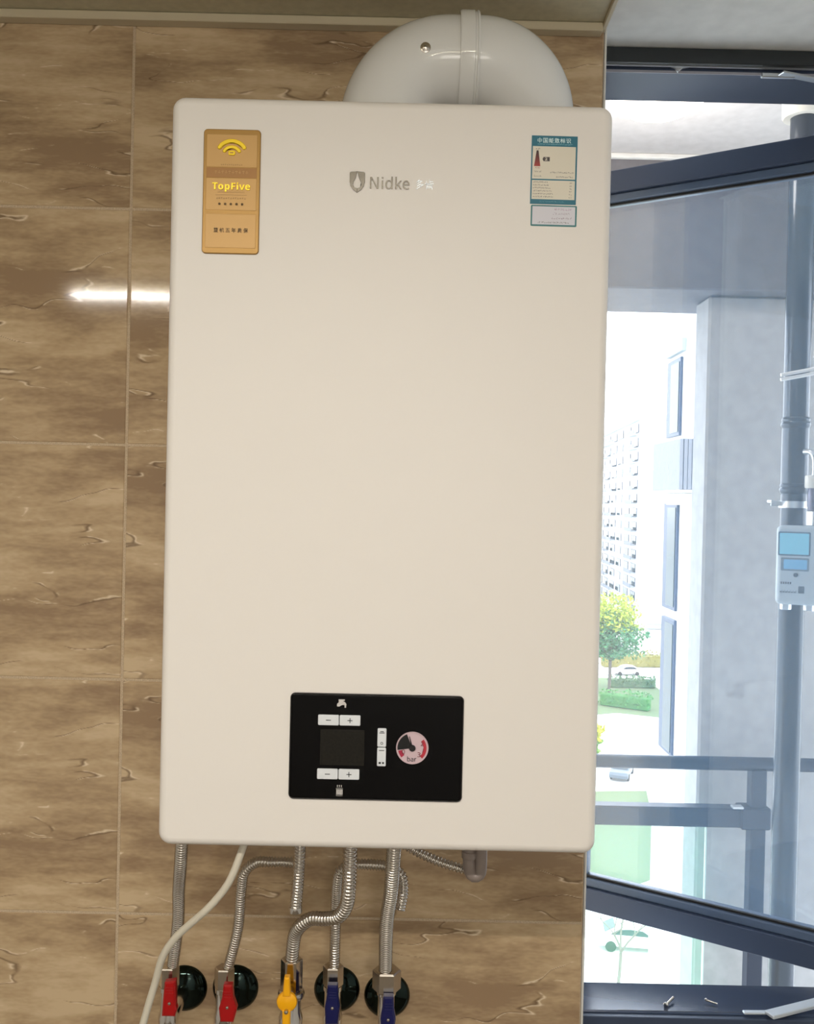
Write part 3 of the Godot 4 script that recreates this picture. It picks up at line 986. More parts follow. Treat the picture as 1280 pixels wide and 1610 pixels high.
# ------------------------------------------------------------------ flue elbow over the boiler
func flue() -> void:
	var t := thing("flue_elbow", "pale grey flue pipe bending over the top of the boiler", "flue pipe", Vector3(0.0, 0.0, 0.0))
	var r := 0.0495
	var zc := 0.15
	var yc := 2.1880
	# up from the boiler, through a wide bend to the right
	var pts := []
	for k in 6:
		pts.append(Vector3(-0.0330, lerpf(2.0996, yc - 0.072, k / 6.0), zc))
	for k in 25:
		var a := PI - PI / 2 * k / 24.0
		pts.append(Vector3(-0.0330 + 0.072 + 0.072 * cos(a), yc - 0.072 + 0.072 * sin(a), zc))
	pts.append(Vector3(0.056, yc, zc))
	part("elbow", tube(pts, r, 48), M.flue, t)
	# second bend: turns down and back towards the wall
	var pts2 := [Vector3(0.058, yc, zc), Vector3(0.065, yc, zc), Vector3(0.072, yc, zc)]
	var dirv := Vector3(0.12, -0.84, -0.53).normalized()
	var R := 0.054
	for k in range(1, 25):
		var a := PI / 2 * k / 24.0
		pts2.append(Vector3(0.072, yc, zc) + Vector3(R * sin(a), 0, 0) + dirv * R * (1 - cos(a)))
	for k in range(1, 2):
		pts2.append(Vector3(0.072, yc, zc) + Vector3(R, 0, 0) + dirv * (R + k * 0.006))
	part("elbow", tube(pts2, r, 48), M.flue, t)
	part("joint_band", lathe([Vector2(r - 0.002, -0.0105), Vector2(r + 0.004, -0.0105), Vector2(r + 0.005, -0.0085), Vector2(r + 0.005, 0.005), Vector2(r + 0.0035, 0.006), Vector2(r + 0.0035, 0.0075), Vector2(r + 0.005, 0.0085), Vector2(r + 0.004, 0.0105), Vector2(r - 0.002, 0.0105)], 48, rot(Vector3(0, 0, 1), -90, Vector3(0.0585, yc, zc))), M.flue, t)
	# fixing screw on the bend
	var a2 := deg_to_rad(113)
	var c := Vector3(0.0390 + 0.072 * cos(a2), yc - 0.072 + 0.072 * sin(a2), zc + r)
	var s := mb()
	add_lathe(s, [Vector2(0.0, 0.0025), Vector2(0.0022, 0.0023), Vector2(0.0040, 0.001), Vector2(0.0055, 0.0006), Vector2(0.0058, -0.001)], 18, rot(Vector3.RIGHT, 90, c))
	var sc := part("screw", done(s), M.steel, t)
	part("screw_slot", box(Vector3(0.0030, 0.0007, 0.0006), c + Vector3(0, 0, 0.0025)), M.ink, sc)

# ------------------------------------------------------------------ hoses, valves, cable
func hose(label: String, pts: Array, r: float, pitch: float, nut_top := true) -> Node3D:
	var base: Vector3 = pts[-1]
	var t := thing("corrugated_hose", label, "hose", base, 0.0, "")
	var local := []
	for p: Vector3 in pts:
		local.append(p - base)
	part("hose_tube", corrugated(local, r, pitch), M.steel, t)
	if nut_top:
		var d: Vector3 = (local[0] - local[1]).normalized()
		var up := Vector3.UP.cross(d)
		var bs := Basis.IDENTITY if up.length() < 1e-4 else Basis(up.normalized(), Vector3.UP.angle_to(d))
		part("union_nut", hexnut(r * 1.5, 0.0, 0.014), M.chrome, t, Transform3D(bs, local[0] - d * 0.002))
	return t

func valve(label: String, at: Vector3, reach: float, nut_y: float, nut_r: float, colour: Material, outline: Array, hx: float, hy: float) -> Node3D:
	var t := thing("angle_valve", label, "valve", at)
	var esc := [Vector2(0.0, 0.0135), Vector2(0.0105, 0.0135), Vector2(0.0125, 0.0128), Vector2(0.020, 0.0105), Vector2(0.026, 0.0065), Vector2(0.0288, 0.0025), Vector2(0.0294, 0.0006), Vector2(0.0294, 0.0)]
	part("escutcheon", lathe(esc, 40, rot(Vector3.RIGHT, 90)), M.dark_chrome, t)
	part("inlet_pipe", lathe(rod_prof(0.0085, 0.0, reach, 0.0008), 24, rot(Vector3.RIGHT, 90)), M.chrome, t)
	var prof := [Vector2(0, -0.020), Vector2(0.0085, -0.020), Vector2(0.0102, -0.018), Vector2(0.0118, -0.008), Vector2(0.0118, 0.010), Vector2(0.0098, 0.018), Vector2(0.0098, nut_y - 0.006), Vector2(0.0112, nut_y - 0.005), Vector2(0.0112, nut_y), Vector2(0, nut_y)]
	part("valve_body", lathe(prof, 24, pos(0, 0, reach)), M.chrome, t)
	part("union_nut", hexnut(nut_r, nut_y, nut_y + 0.024), M.steel, t, pos(0, 0, reach))
	part("valve_stem", lathe(rod_prof(0.0055, 0.0, 0.016, 0.0006), 18, rot(Vector3.RIGHT, 90, Vector3(hx, hy, reach + 0.006))), M.chrome, t)
	var hd := part("handle", prism(outline, 0.0095, pos(hx, hy, reach + 0.016), 0.0018), colour, t)
	part("handle_screw", lathe([Vector2(0, 0.0016), Vector2(0.0016, 0.0012), Vector2(0.0022, 0.0), Vector2(0.0022, -0.002)], 14, rot(Vector3.RIGHT, 90, Vector3(hx, hy, reach + 0.0255))), M.steel, hd)
	for i in 3:
		part("grip_ridge", box(Vector3(0.0085, 0.0008, 0.0012), Vector3(hx, hy + 0.012 + i * 0.0032, reach + 0.0257), 0.0003), colour, hd)
	return t

func plumbing() -> void:
	# hoses
	var g := "stainless hoses under the boiler"
	hose("leftmost steel hose, running straight up from the first red valve", [Vector3(-0.2290, 1.345, 0.205), Vector3(-0.2345, 1.305, 0.185), Vector3(-0.2441, 1.2595, 0.15), Vector3(-0.2511, 1.2101, 0.12), Vector3(-0.2650, 1.1409, 0.083)], 0.0070, 0.0035, false).set_meta("group", g)
	hose("steel hose rising from the second red valve and bending right", [Vector3(-0.1065, 1.2890, 0.142), Vector3(-0.125, 1.2900, 0.14), Vector3(-0.1430, 1.2898, 0.14), Vector3(-0.1600, 1.2872, 0.135), Vector3(-0.1744, 1.2732, 0.13), Vector3(-0.1792, 1.2485, 0.12), Vector3(-0.1854, 1.195, 0.1), Vector3(-0.1995, 1.1384, 0.080)], 0.0064, 0.0035, false).set_meta("group", g)
	var stub := hose("short steel hose hanging loose under the boiler, open at its lower end", [Vector3(-0.1045, 1.345, 0.192), Vector3(-0.1067, 1.2908, 0.185), Vector3(-0.1094, 1.2574, 0.18)], 0.0068, 0.0035, false)
	stub.set_meta("group", g)
	part("end_ferrule", lathe([Vector2(0.0055, 0.0), Vector2(0.0073, 0.0), Vector2(0.0075, -0.002), Vector2(0.0072, -0.006), Vector2(0.0050, -0.0065), Vector2(0.0050, 0.0)], 20), M.chrome, stub)
	hose("steel gas hose curving in an S down to the yellow valve", [Vector3(-0.0500, 1.345, 0.2), Vector3(-0.0507, 1.310, 0.195), Vector3(-0.0515, 1.2810, 0.19), Vector3(-0.0545, 1.2590, 0.18), Vector3(-0.0635, 1.2428, 0.17), Vector3(-0.079, 1.2355, 0.16), Vector3(-0.0944, 1.2310, 0.15), Vector3(-0.1075, 1.2185, 0.14), Vector3(-0.1160, 1.1985, 0.125), Vector3(-0.12, 1.166, 0.11)], 0.0080, 0.0042, false).set_meta("group", g)
	hose("steel hose rising from the first blue valve, bending right behind its neighbours", [Vector3(0.0045, 1.2380, 0.135), Vector3(0.0076, 1.2570, 0.135), Vector3(0.0048, 1.2760, 0.135), Vector3(-0.008, 1.2850, 0.135), Vector3(-0.026, 1.2862, 0.132), Vector3(-0.0467, 1.2851, 0.13), Vector3(-0.0605, 1.2805, 0.13), Vector3(-0.0678, 1.2662, 0.125), Vector3(-0.0706, 1.2125, 0.1), Vector3(-0.0721, 1.1425, 0.082)], 0.0066, 0.0035, false).set_meta("group", g)
	hose("rightmost straight steel hose, running up from the second blue valve", [Vector3(-0.0035, 1.345, 0.212), Vector3(-0.0058, 1.2771, 0.18), Vector3(-0.0102, 1.2287, 0.15), Vector3(-0.0109, 1.1484, 0.1)], 0.0080, 0.0035, false).set_meta("group", g)
	hose("thin steel hose sloping down to the right, close under the boiler", [Vector3(-0.002, 1.3270, 0.165), Vector3(0.0105, 1.3224, 0.17), Vector3(0.0317, 1.3117, 0.17), Vector3(0.0529, 1.3044, 0.172), Vector3(0.0790, 1.2995, 0.178)], 0.0058, 0.0042, false).set_meta("group", g)
	var u := smooth_path([Vector3(0.0774, 1.345, 0.19), Vector3(0.0778, 1.3120, 0.19), Vector3(0.0797, 1.3020, 0.19), Vector3(0.0845, 1.2985, 0.19), Vector3(0.0893, 1.3020, 0.19), Vector3(0.0903, 1.3120, 0.19), Vector3(0.0900, 1.345, 0.19)], 0.003)
	var ut := thing("drain_trap", "grey U-shaped drain bend under the right of the boiler", "pipe", Vector3.ZERO)
	part("bend", tube(u, 0.0068, 16), mat(Color(0.52, 0.47, 0.44), 0.35), ut)
	part("collar", rod(0.0082, 1.318, 1.326, 0.001), mat(Color(0.52, 0.47, 0.44), 0.35), ut, pos(0.0776, 0, 0.19))

	# valves
	var red_a := [Vector2(-0.0062, 0.024), Vector2(0.0062, 0.026), Vector2(0.0072, -0.004), Vector2(0.0085, -0.008), Vector2(0.0062, -0.016), Vector2(-0.0088, -0.016), Vector2(-0.0078, 0.005)]
	var red_b := [Vector2(-0.0050, 0.026), Vector2(0.0050, 0.026), Vector2(0.0068, 0.010), Vector2(0.0112, -0.002), Vector2(0.0072, -0.018), Vector2(-0.0078, -0.018), Vector2(-0.0100, -0.002), Vector2(-0.0066, 0.010)]
	var blue_a := [Vector2(-0.0060, 0.026), Vector2(0.0056, 0.026), Vector2(0.0066, 0.010), Vector2(0.0086, 0.000), Vector2(0.0066, -0.020), Vector2(-0.0076, -0.020), Vector2(-0.0090, 0.000), Vector2(-0.0072, 0.010)]
	valve("leftmost red-handled valve beside the white cable", Vector3(-0.2690, 1.0715, 0.0), 0.083, 0.046, 0.0122, M.red, red_a, 0.0070, 0.038)
	valve("second red-handled valve, left of the yellow one", Vector3(-0.2035, 1.0735, 0.0), 0.080, 0.042, 0.0118, M.red, red_b, 0.0085, 0.031)
	valve("blue-handled valve next to the yellow one", Vector3(-0.0735, 1.0745, 0.0), 0.080, 0.046, 0.0122, M.blue, blue_a, 0.0015, 0.032)
	valve("rightmost blue-handled valve under a large hex nut", Vector3(-0.0092, 1.0680, 0.0), 0.098, 0.058, 0.0168, M.blue, blue_a, 0.003, 0.036)
	gas_cock()

	# power cable
	var c := thing("power_cable", "white power cable curving down to the left from the boiler", "cable", Vector3.ZERO)
	part("slim_tube", tube(smooth_path([Vector3(-0.1563, 1.3506, 0.235), Vector3(-0.1575, 1.3459, 0.235), Vector3(-0.1681, 1.3148, 0.24), Vector3(-0.1782, 1.2969, 0.24), Vector3(-0.1941, 1.2782, 0.24), Vector3(-0.2112, 1.2612, 0.235), Vector3(-0.2278, 1.244, 0.23), Vector3(-0.2419, 1.2214, 0.225), Vector3(-0.2505, 1.1913, 0.22), Vector3(-0.258, 1.1644, 0.22), Vector3(-0.2705, 1.1169, 0.215), Vector3(-0.30, 1.02, 0.16), Vector3(-0.33, 0.94, 0.07), Vector3(-0.34, 0.92, 0.012)], 0.008), 0.0039, 14), M.cable, c)

func gas_cock() -> void:
	var t := thing("gas_cock", "yellow-handled gas valve on the pipe between red and blue valves", "valve", Vector3(-0.1205, 1.0, 0.0))
	var z := 0.105
	part("gas_pipe", tube(smooth_path([Vector3(0, 0.075, z), Vector3(0, 0.02, z), Vector3(0, -0.04, z - 0.012), Vector3(0, -0.055, z - 0.05), Vector3(0, -0.056, 0.0)], 0.006), 0.0100, 20), M.chrome, t)
	var body := [Vector2(0, 0.06), Vector2(0.0125, 0.06), Vector2(0.0140, 0.068), Vector2(0.0140, 0.095), Vector2(0.0115, 0.103), Vector2(0.0115, 0.118), Vector2(0.0150, 0.1195), Vector2(0.0156, 0.1235), Vector2(0.0150, 0.1265), Vector2(0.0112, 0.1275), Vector2(0.0, 0.1275)]
	part("valve_body", lathe(body, 28, pos(0, 0, z)), M.chrome, t)
	part("union_nut", hexnut(0.0128, 0.1275, 0.1640), M.chrome, t, pos(0, 0, z))
	part("valve_stem", lathe(rod_prof(0.006, 0.0, 0.014, 0.0006), 18, rot(Vector3.RIGHT, 90, Vector3(-0.002, 0.126, z + 0.010))), M.chrome, t)
	var hz := z + 0.022
	var h := mb()
	add_lathe(h, [Vector2(0, 0.007), Vector2(0.008, 0.0066), Vector2(0.0112, 0.0046), Vector2(0.0120, 0.002), Vector2(0.0112, 0.0), Vector2(0, 0.0)], 28, rot(Vector3.RIGHT, 90, Vector3(-0.002, 0.126, hz)))
	add_prism(h, [Vector2(-0.0030, 0.030), Vector2(0.0030, 0.030), Vector2(0.0046, 0.008), Vector2(-0.0046, 0.008)], 0.0085, pos(-0.002, 0.126, hz), 0.0015)
	add_prism(h, [Vector2(-0.0046, -0.008), Vector2(0.0046, -0.008), Vector2(0.0040, -0.048), Vector2(-0.0040, -0.048)], 0.0085, pos(-0.002, 0.126, hz), 0.0015)
	var hd := part("handle", done(h), M.yellow, t)
	part("handle_screw", lathe([Vector2(0, 0.002), Vector2(0.0020, 0.0015), Vector2(0.0027, 0.0), Vector2(0.0027, -0.002)], 14, rot(Vector3.RIGHT, 90, Vector3(-0.002, 0.117, hz + 0.0085))), M.steel, hd)

func sill_bits() -> void:
	for q in [["screw", "long bolt with a round head lying on the window sill", Vector3(0.3772, 1.0243, -0.0790), 52.0, 0.026, 0.0034, 0.0017], ["screw", "small headless screw lying on the sill, right of the bolt", Vector3(0.4359, 1.0236, -0.0804), -38.0, 0.0145, 0.0021, 0.0015]]:
		var t := thing(q[0], q[1], "screw", q[2], deg_to_rad(q[3]), "loose screws on the sill")
		var n: float = q[4]
		var r: float = q[6]
		var pts := []
		var rad := []
		var steps := int(n / 0.0004)
		for i in steps + 1:
			pts.append(Vector3(-n / 2 + n * i / steps, r, 0))
			rad.append(r * [1.0, 0.82, 0.7, 0.85][i % 4])
		part("shank", tube(pts, rad, 10), M.steel, t)
		part("head", lathe([Vector2(0, -0.0005), Vector2(q[5], 0.0), Vector2(q[5], 0.0016), Vector2(q[5] * 0.7, 0.0028), Vector2(0, 0.003)], 18, Transform3D(Basis(Vector3(0, 0, 1), PI / 2), Vector3(-n / 2, r + 0.0004, 0))), M.steel, t)

# ------------------------------------------------------------------ balcony
func balcony() -> void:
	struct("balcony_floor", span(Vector3(-2.6, -0.25, -0.2), Vector3(2.6, -0.02, -1.42)), M.grey_paint, "grey balcony floor outside the window", "floor")
	struct("balcony_ceiling", span(Vector3(-2.6, BALCONY_TOP, -0.3), Vector3(2.6, 2.9, -1.42)), M.balcony_white, "white ceiling of the balcony", "ceiling")
	struct("balcony_beam", span(Vector3(-2.6, BEAM_Y, -1.12), Vector3(2.6, BALCONY_TOP, -1.41), 0.004), M.beam_paint, "grey concrete beam over the front of the balcony", "beam")
	struct("trim_4", span(Vector3(-2.6, BALCONY_TOP - 0.012, -1.105), Vector3(2.6, BALCONY_TOP, -1.12), 0.002), M.white_paint, "white moulding where the balcony ceiling meets the beam", "trim")
	struct("balcony_pier", span(Vector3(0.757, -0.02, -1.18), Vector3(1.35, BEAM_Y, -1.29), 0.006), M.grey_paint, "grey rendered wall at the right end of the balcony", "wall")

	var l := thing("ceiling_lamp", "round white dome lamp glowing on the balcony ceiling", "lamp", Vector3(0.497, BALCONY_TOP, -0.715))
	part("lamp_base", lathe([Vector2(0, 0), Vector2(0.112, 0.0), Vector2(0.112, -0.014), Vector2(0.10, -0.016), Vector2(0, -0.016)], 40), M.pvc, l)
	var dome := []
	for k in 11:
		var a := PI / 2 * k / 10.0
		dome.append(Vector2(0.102 * cos(a), -0.016 - 0.056 * sin(a)))
	part("lamp_shade", lathe(dome, 40), lamp_mat(Color(1.0, 0.95, 0.90), 3.0), l)
	var o := OmniLight3D.new()
	o.name = "dome_glow"
	o.position = Vector3(0.497, BALCONY_TOP - 0.105, -0.715)
	o.light_color = Color(1.0, 0.95, 0.90)
	o.light_energy = 0.09
	o.light_size = 0.07
	o.omni_range = 8.0
	o.omni_attenuation = 2.0
	o.shadow_enabled = true
	add_child(o)

	# railing
	var r := thing("railing", "dark metal balcony railing with a glass panel", "railing", Vector3(0, 0, -1.08))
	var x0 := -2.5
	part("top_rail", lathe(rod_prof(0.0165, 0.0, 3.75, 0.001), 20, rot(Vector3(0, 0, 1), -90, Vector3(x0, 1.083, 0))), M.rail, r)
	part("mid_rail", span(Vector3(x0, 0.932, -0.02), Vector3(0.8500, 0.979, 0.02), 0.004), M.rail, r)
	part("rail_bracket", span(Vector3(0.826, 0.929, -0.025), Vector3(0.8995, 0.982, 0.025), 0.004), M.rail, r)
	part("post", span(Vector3(0.8525, -0.02, -0.018), Vector3(0.8895, 1.072, 0.018), 0.003), M.rail, r)
	part("post", span(Vector3(-0.9, -0.02, -0.018), Vector3(-0.863, 1.072, 0.018), 0.003), M.rail, r)
	part("clip", span(Vector3(0.806, 0.979, 0.004), Vector3(0.832, 0.985, 0.024), 0.001), M.silver, r)
	part("glass_panel", span(Vector3(-0.85, 0.22, -0.0004), Vector3(0.7475, 0.932, 0.0004)), glass(Color(0.50, 0.86, 0.72), 0.16), r)
	part("glass_edge", span(Vector3(0.7478, 0.22, -0.004), Vector3(0.7510, 0.928, 0.004), 0.0005), mat(Color(0.82, 0.93, 0.90), 0.2), r)
	part("bottom_rail", span(Vector3(x0, 0.175, -0.02), Vector3(0.8525, 0.219, 0.02), 0.004), M.rail, r)

	# gas riser with couplings and a bracket
	var p := thing("gas_riser", "dark glossy vertical pipe standing on the balcony", "pipe", Vector3(0.806, 0.0, -0.75))
	part("pipe", rod(0.0262, -0.02, BALCONY_TOP, 0.0, 28), M.pipe, p)
	part("ceiling_collar", lathe([Vector2(0.0265, -0.055), Vector2(0.040, -0.055), Vector2(0.043, -0.05), Vector2(0.043, -0.012), Vector2(0.052, -0.009), Vector2(0.052, 0.0), Vector2(0.0265, 0.0)], 32, pos(0, BALCONY_TOP, 0)), M.pvc, p)
	for y in [1.8825, 1.7468]:
		part("coupling", lathe([Vector2(0.0255, -0.012), Vector2(0.0278, -0.011), Vector2(0.0300, -0.006), Vector2(0.0300, -0.001), Vector2(0.0280, 0.002), Vector2(0.0290, 0.006), Vector2(0.0280, 0.010), Vector2(0.0255, 0.012)], 28, pos(0, y, 0)), M.pipe, p)
	part("coupling", lathe([Vector2(0.0255, -0.062), Vector2(0.0272, -0.060), Vector2(0.0272, 0.060), Vector2(0.0255, 0.062)], 28, pos(0, 1.8145, 0)), M.pipe, p)
	var br := mb()
	add_lathe(br, [Vector2(0.0262, -0.007), Vector2(0.0295, -0.007), Vector2(0.0295, 0.007), Vector2(0.0262, 0.007)], 28, pos(0, 1.7135, 0))
	add_box(br, Vector3(0.022, 0.010, 0.003), pos(-0.038, 1.7150, 0.004), 0.0005)
	add_tube(br, [Vector3(-0.050, 1.7190, -0.006), Vector3(-0.050, 1.7190, 0.016)], 0.0035, 8)
	part("bracket", done(br), M.silver, p)

	var wc := thing("reflection_pair", "two thin white tubes standing in for a lamp reflection in the sash glass", "cable", Vector3(0, 0, 0))  # solid white tubes in place of a lamp's doubled reflection in the panes
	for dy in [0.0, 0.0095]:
		part("slim_tube", tube(smooth_path([Vector3(0.7545, 1.9655 + dy, -0.705), Vector3(0.80, 1.9745 + dy, -0.700), Vector3(0.855, 1.9870 + dy, -0.705), Vector3(1.05, 2.03 + dy, -0.85), Vector3(1.25, 2.07 + dy, -1.175)], 0.01), 0.0036, 10), mat(Color(0.95, 0.95, 0.95), 0.4), wc)

	gas_meter()

func gas_meter() -> void:
	var t := thing("gas_meter", "pale blue-grey gas meter with two displays on the pipe", "gas meter", Vector3(0.794, 1.513, -0.690), deg_to_rad(-24))
	part("casing", slab(0.082, 0.158, 0.052, 0.010, 0.010, pos(0, 0.079, -0.026)), M.meter, t)
	var zf := 0.0262
	part("display_bezel", slab(0.060, 0.048, 0.0014, 0.003, 0.0006, pos(-0.008, 0.122, zf - 0.0008)), mat(Color(0.36, 0.46, 0.54), 0.4), t)
	part("display", slab(0.054, 0.042, 0.0010, 0.002, 0.0004, pos(-0.008, 0.122, zf + 0.0002)), mat(Color(0.56, 0.84, 0.94), 0.15), t)
	part("display_bezel", slab(0.052, 0.026, 0.0014, 0.002, 0.0005, pos(-0.006, 0.081, zf - 0.0008)), mat(Color(0.46, 0.54, 0.60), 0.4), t)
	part("display", slab(0.043, 0.019, 0.0010, 0.002, 0.0004, pos(-0.005, 0.081, zf + 0.0002)), mat(Color(0.50, 0.74, 0.90), 0.15), t)
	part("button", lathe(rod_prof(0.0042, 0, 0.0025, 0.0006), 16, rot(Vector3.RIGHT, 90, Vector3(-0.004, 0.060, zf - 0.0005))), mat(Color(0.28, 0.33, 0.38), 0.4), t)
	var pr := mb()
	for i in 5:
		add_box(pr, Vector3(0.0030, 0.0045, 0.0004), pos(-0.030 + i * 0.0042, 0.0435, zf))
	for i in 6:
		add_box(pr, Vector3(0.0026, 0.0028, 0.0004), pos(-0.031 + i * 0.0052, 0.0255, zf))
		add_box(pr, Vector3(0.0008, 0.0052, 0.0004), pos(-0.0285 + i * 0.0052, 0.0265, zf))
	add_box(pr, Vector3(0.011, 0.014, 0.0004), pos(0.007, 0.031, zf))
	part("small_print", done(pr), mat(Color(0.36, 0.41, 0.46), 0.6), t)
	for x in [-0.022, 0.022]:
		part("bottom_nut", hexnut(0.011, -0.012, 0.001), M.silver, t, pos(x, 0, 0))
	# connection above the meter: hex union, valve body, white nut, bent tube into the riser
	var v := thing("meter_valve", "white and grey valve above the gas meter", "valve", Vector3(0.8245, 1.671, -0.697))
	part("union_nut", hexnut(0.0135, 0.0, 0.030), M.silver, v)
	part("valve_body", lathe([Vector2(0, 0.03), Vector2(0.0095, 0.03), Vector2(0.0125, 0.040), Vector2(0.0125, 0.066), Vector2(0.0100, 0.078), Vector2(0, 0.078)], 24), mat(Color(0.45, 0.45, 0.52), 0.35, 0.5), v)
	part("cap_nut", lathe([Vector2(0, 0.076), Vector2(0.0165, 0.076), Vector2(0.0180, 0.079), Vector2(0.0180, 0.099), Vector2(0.0165, 0.102), Vector2(0, 0.102)], 24), M.pvc, v)
	part("bent_tube", tube(smooth_path([Vector3(0.0, 0.100, 0), Vector3(0.0, 0.128, 0), Vector3(-0.002, 0.142, -0.002), Vector3(-0.006, 0.150, -0.010), Vector3(-0.0125, 0.1505, -0.0215)], 0.004), 0.0055, 14), M.silver, v)

# ------------------------------------------------------------------ the estate below
func leaf_cloud(sd: int, n: int, radii: Vector3, size: float) -> ArrayMesh:
	var r := RandomNumberGenerator.new()
	r.seed = sd
	var st := mb()
	for i in n:
		var d := Vector3(r.randfn(), r.randfn(), r.randfn()).normalized()
		var lump := 0.82 + 0.18 * sin(d.x * 7.0 + sd) * cos(d.z * 6.0) + 0.12 * sin(d.y * 9.0)
		var p := d * radii * lump * pow(r.randf(), 0.35)
		var b := Basis(Vector3(r.randfn(), r.randfn(), r.randfn()).normalized(), r.randf() * TAU)
		var s := size * (0.6 + 0.8 * r.randf())
		var q := [Vector3(-s, 0, 0), Vector3(0, 0.15 * s, -0.5 * s), Vector3(s, 0, 0), Vector3(0, 0.15 * s, 0.5 * s)]
		var w := []
		for v: Vector3 in q:
			w.append(p + b * v)
		var nn := (b * Vector3.UP).normalized()
		quad(st, w, [nn, nn, nn, nn], UV0)
	return done(st)

func leafy(c: Color) -> StandardMaterial3D:
	var m := mat(c, 0.7)
	m.cull_mode = BaseMaterial3D.CULL_DISABLED
	m.backlight_enabled = true
	m.backlight = Color(c.r * 0.6, c.g * 0.6, c.b * 0.5)
	return m

func tree(label: String, at: Vector3, h: float, crown: Vector3, c1: Color, c2: Color, sd: int) -> void:
	var t := thing("leafy_tree", label, "tree", at)
	var bark := mat(Color(0.36, 0.33, 0.30), 0.9)
	var trunk := mb()
	add_tube(trunk, smooth_path([Vector3.ZERO, Vector3(0.1, h * 0.3, 0), Vector3(0, h * 0.65, 0.1)], 0.5), 0.22, 8)
	for i in 5:
		var a := TAU * i / 5.0
		add_tube(trunk, [Vector3(0.1, h * 0.3, 0), Vector3(cos(a) * crown.x * 0.5, h * 0.6, sin(a) * crown.z * 0.5)], 0.1, 6)
	part("trunk", done(trunk), bark, t)
	var lo := part("foliage", leaf_cloud(sd, 3600, crown * Vector3(1.0, 0.75, 1.0), 0.29), leafy(c1), t, pos(0, h - crown.y * 1.15, 0))
	var hi := part("foliage", leaf_cloud(sd + 3, 2200, crown * Vector3(0.85, 0.6, 0.85), 0.27), leafy(c2), t, pos(0.4, h - crown.y * 0.6, 0.2))
	lo.set_meta("kind", "stuff")
	hi.set_meta("kind", "stuff")

func car(label: String, at: Vector3, turn: float, body: Color) -> void:
	var t := thing("parked_car", label, "car", at, turn, "cars on the estate road")
	var side := [Vector2(-2.15, 0.35), Vector2(-2.2, 0.62), Vector2(-2.05, 0.86), Vector2(-1.3, 0.96), Vector2(-0.55, 1.40), Vector2(0.25, 1.46), Vector2(1.05, 1.40), Vector2(1.75, 1.02), Vector2(2.15, 0.92), Vector2(2.2, 0.55), Vector2(2.1, 0.35)]
	part("body", prism(side, 1.72, pos(0, 0, -0.86), 0.06), mat(body, 0.25), t)
	var dark := mat(Color(0.10, 0.16, 0.20), 0.08)
	part("windshield", box(Vector3(0.80, 0.02, 1.40), Vector3.ZERO, 0.008), dark, t, rot(Vector3(0, 0, 1), 30.4, Vector3(-0.93, 1.185, 0)))
	part("rear_window", box(Vector3(0.70, 0.02, 1.34), Vector3.ZERO, 0.008), dark, t, rot(Vector3(0, 0, 1), -28.5, Vector3(1.40, 1.215, 0)))
	for s in [-1.0, 1.0]:
		part("side_window", prism([Vector2(-0.95, 1.0), Vector2(-0.45, 1.32), Vector2(0.25, 1.37), Vector2(0.95, 1.31), Vector2(1.4, 1.02)], 0.02, pos(0, 0, 0.855 if s > 0 else -0.875)), dark, t)
	for x in [-1.35, 1.35]:
		for s in [-1.0, 1.0]:
			part("wheel", lathe([Vector2(0, -0.1), Vector2(0.2, -0.1), Vector2(0.31, -0.08), Vector2(0.32, 0.08), Vector2(0.2, 0.1), Vector2(0, 0.1)], 20, rot(Vector3.RIGHT, 90, Vector3(x, 0.32, s * 0.80))), mat(Color(0.05, 0.05, 0.055), 0.8), t)

func hedge(label: String, a: Vector3, b: Vector3, h: float, w: float, c: Color, sd: int) -> void:
	var t := thing("hedge", label, "hedge", (a + b) / 2)
	var d := b - a
	t.rotation.y = -atan2(d.z, d.x)
	var half := d.length() / 2
	part("branches", box(Vector3(half * 2 * 0.96, h * 0.7, w * 0.6), Vector3(0, h * 0.36, 0), 0.1), leafy(c), t)
	var r := RandomNumberGenerator.new()
	r.seed = sd
	var st := mb()
	for i in int(half * 2 * 60):
		var p := Vector3(r.randf_range(-half, half), r.randf_range(0.26, h), r.randf_range(-w / 2, w / 2))
		var bb := Basis(Vector3(r.randfn(), r.randfn(), r.randfn()).normalized(), r.randf() * TAU)
		var s := 0.22
		var q := [p + bb * Vector3(-s, 0, 0), p + bb * Vector3(0, 0, -s * 0.6), p + bb * Vector3(s, 0, 0), p + bb * Vector3(0, 0, s * 0.6)]
		var nn := (bb * Vector3.UP).normalized()
		quad(st, q, [nn, nn, nn, nn], UV0)
	part("foliage", done(st), leafy(c), t).set_meta("kind", "stuff")

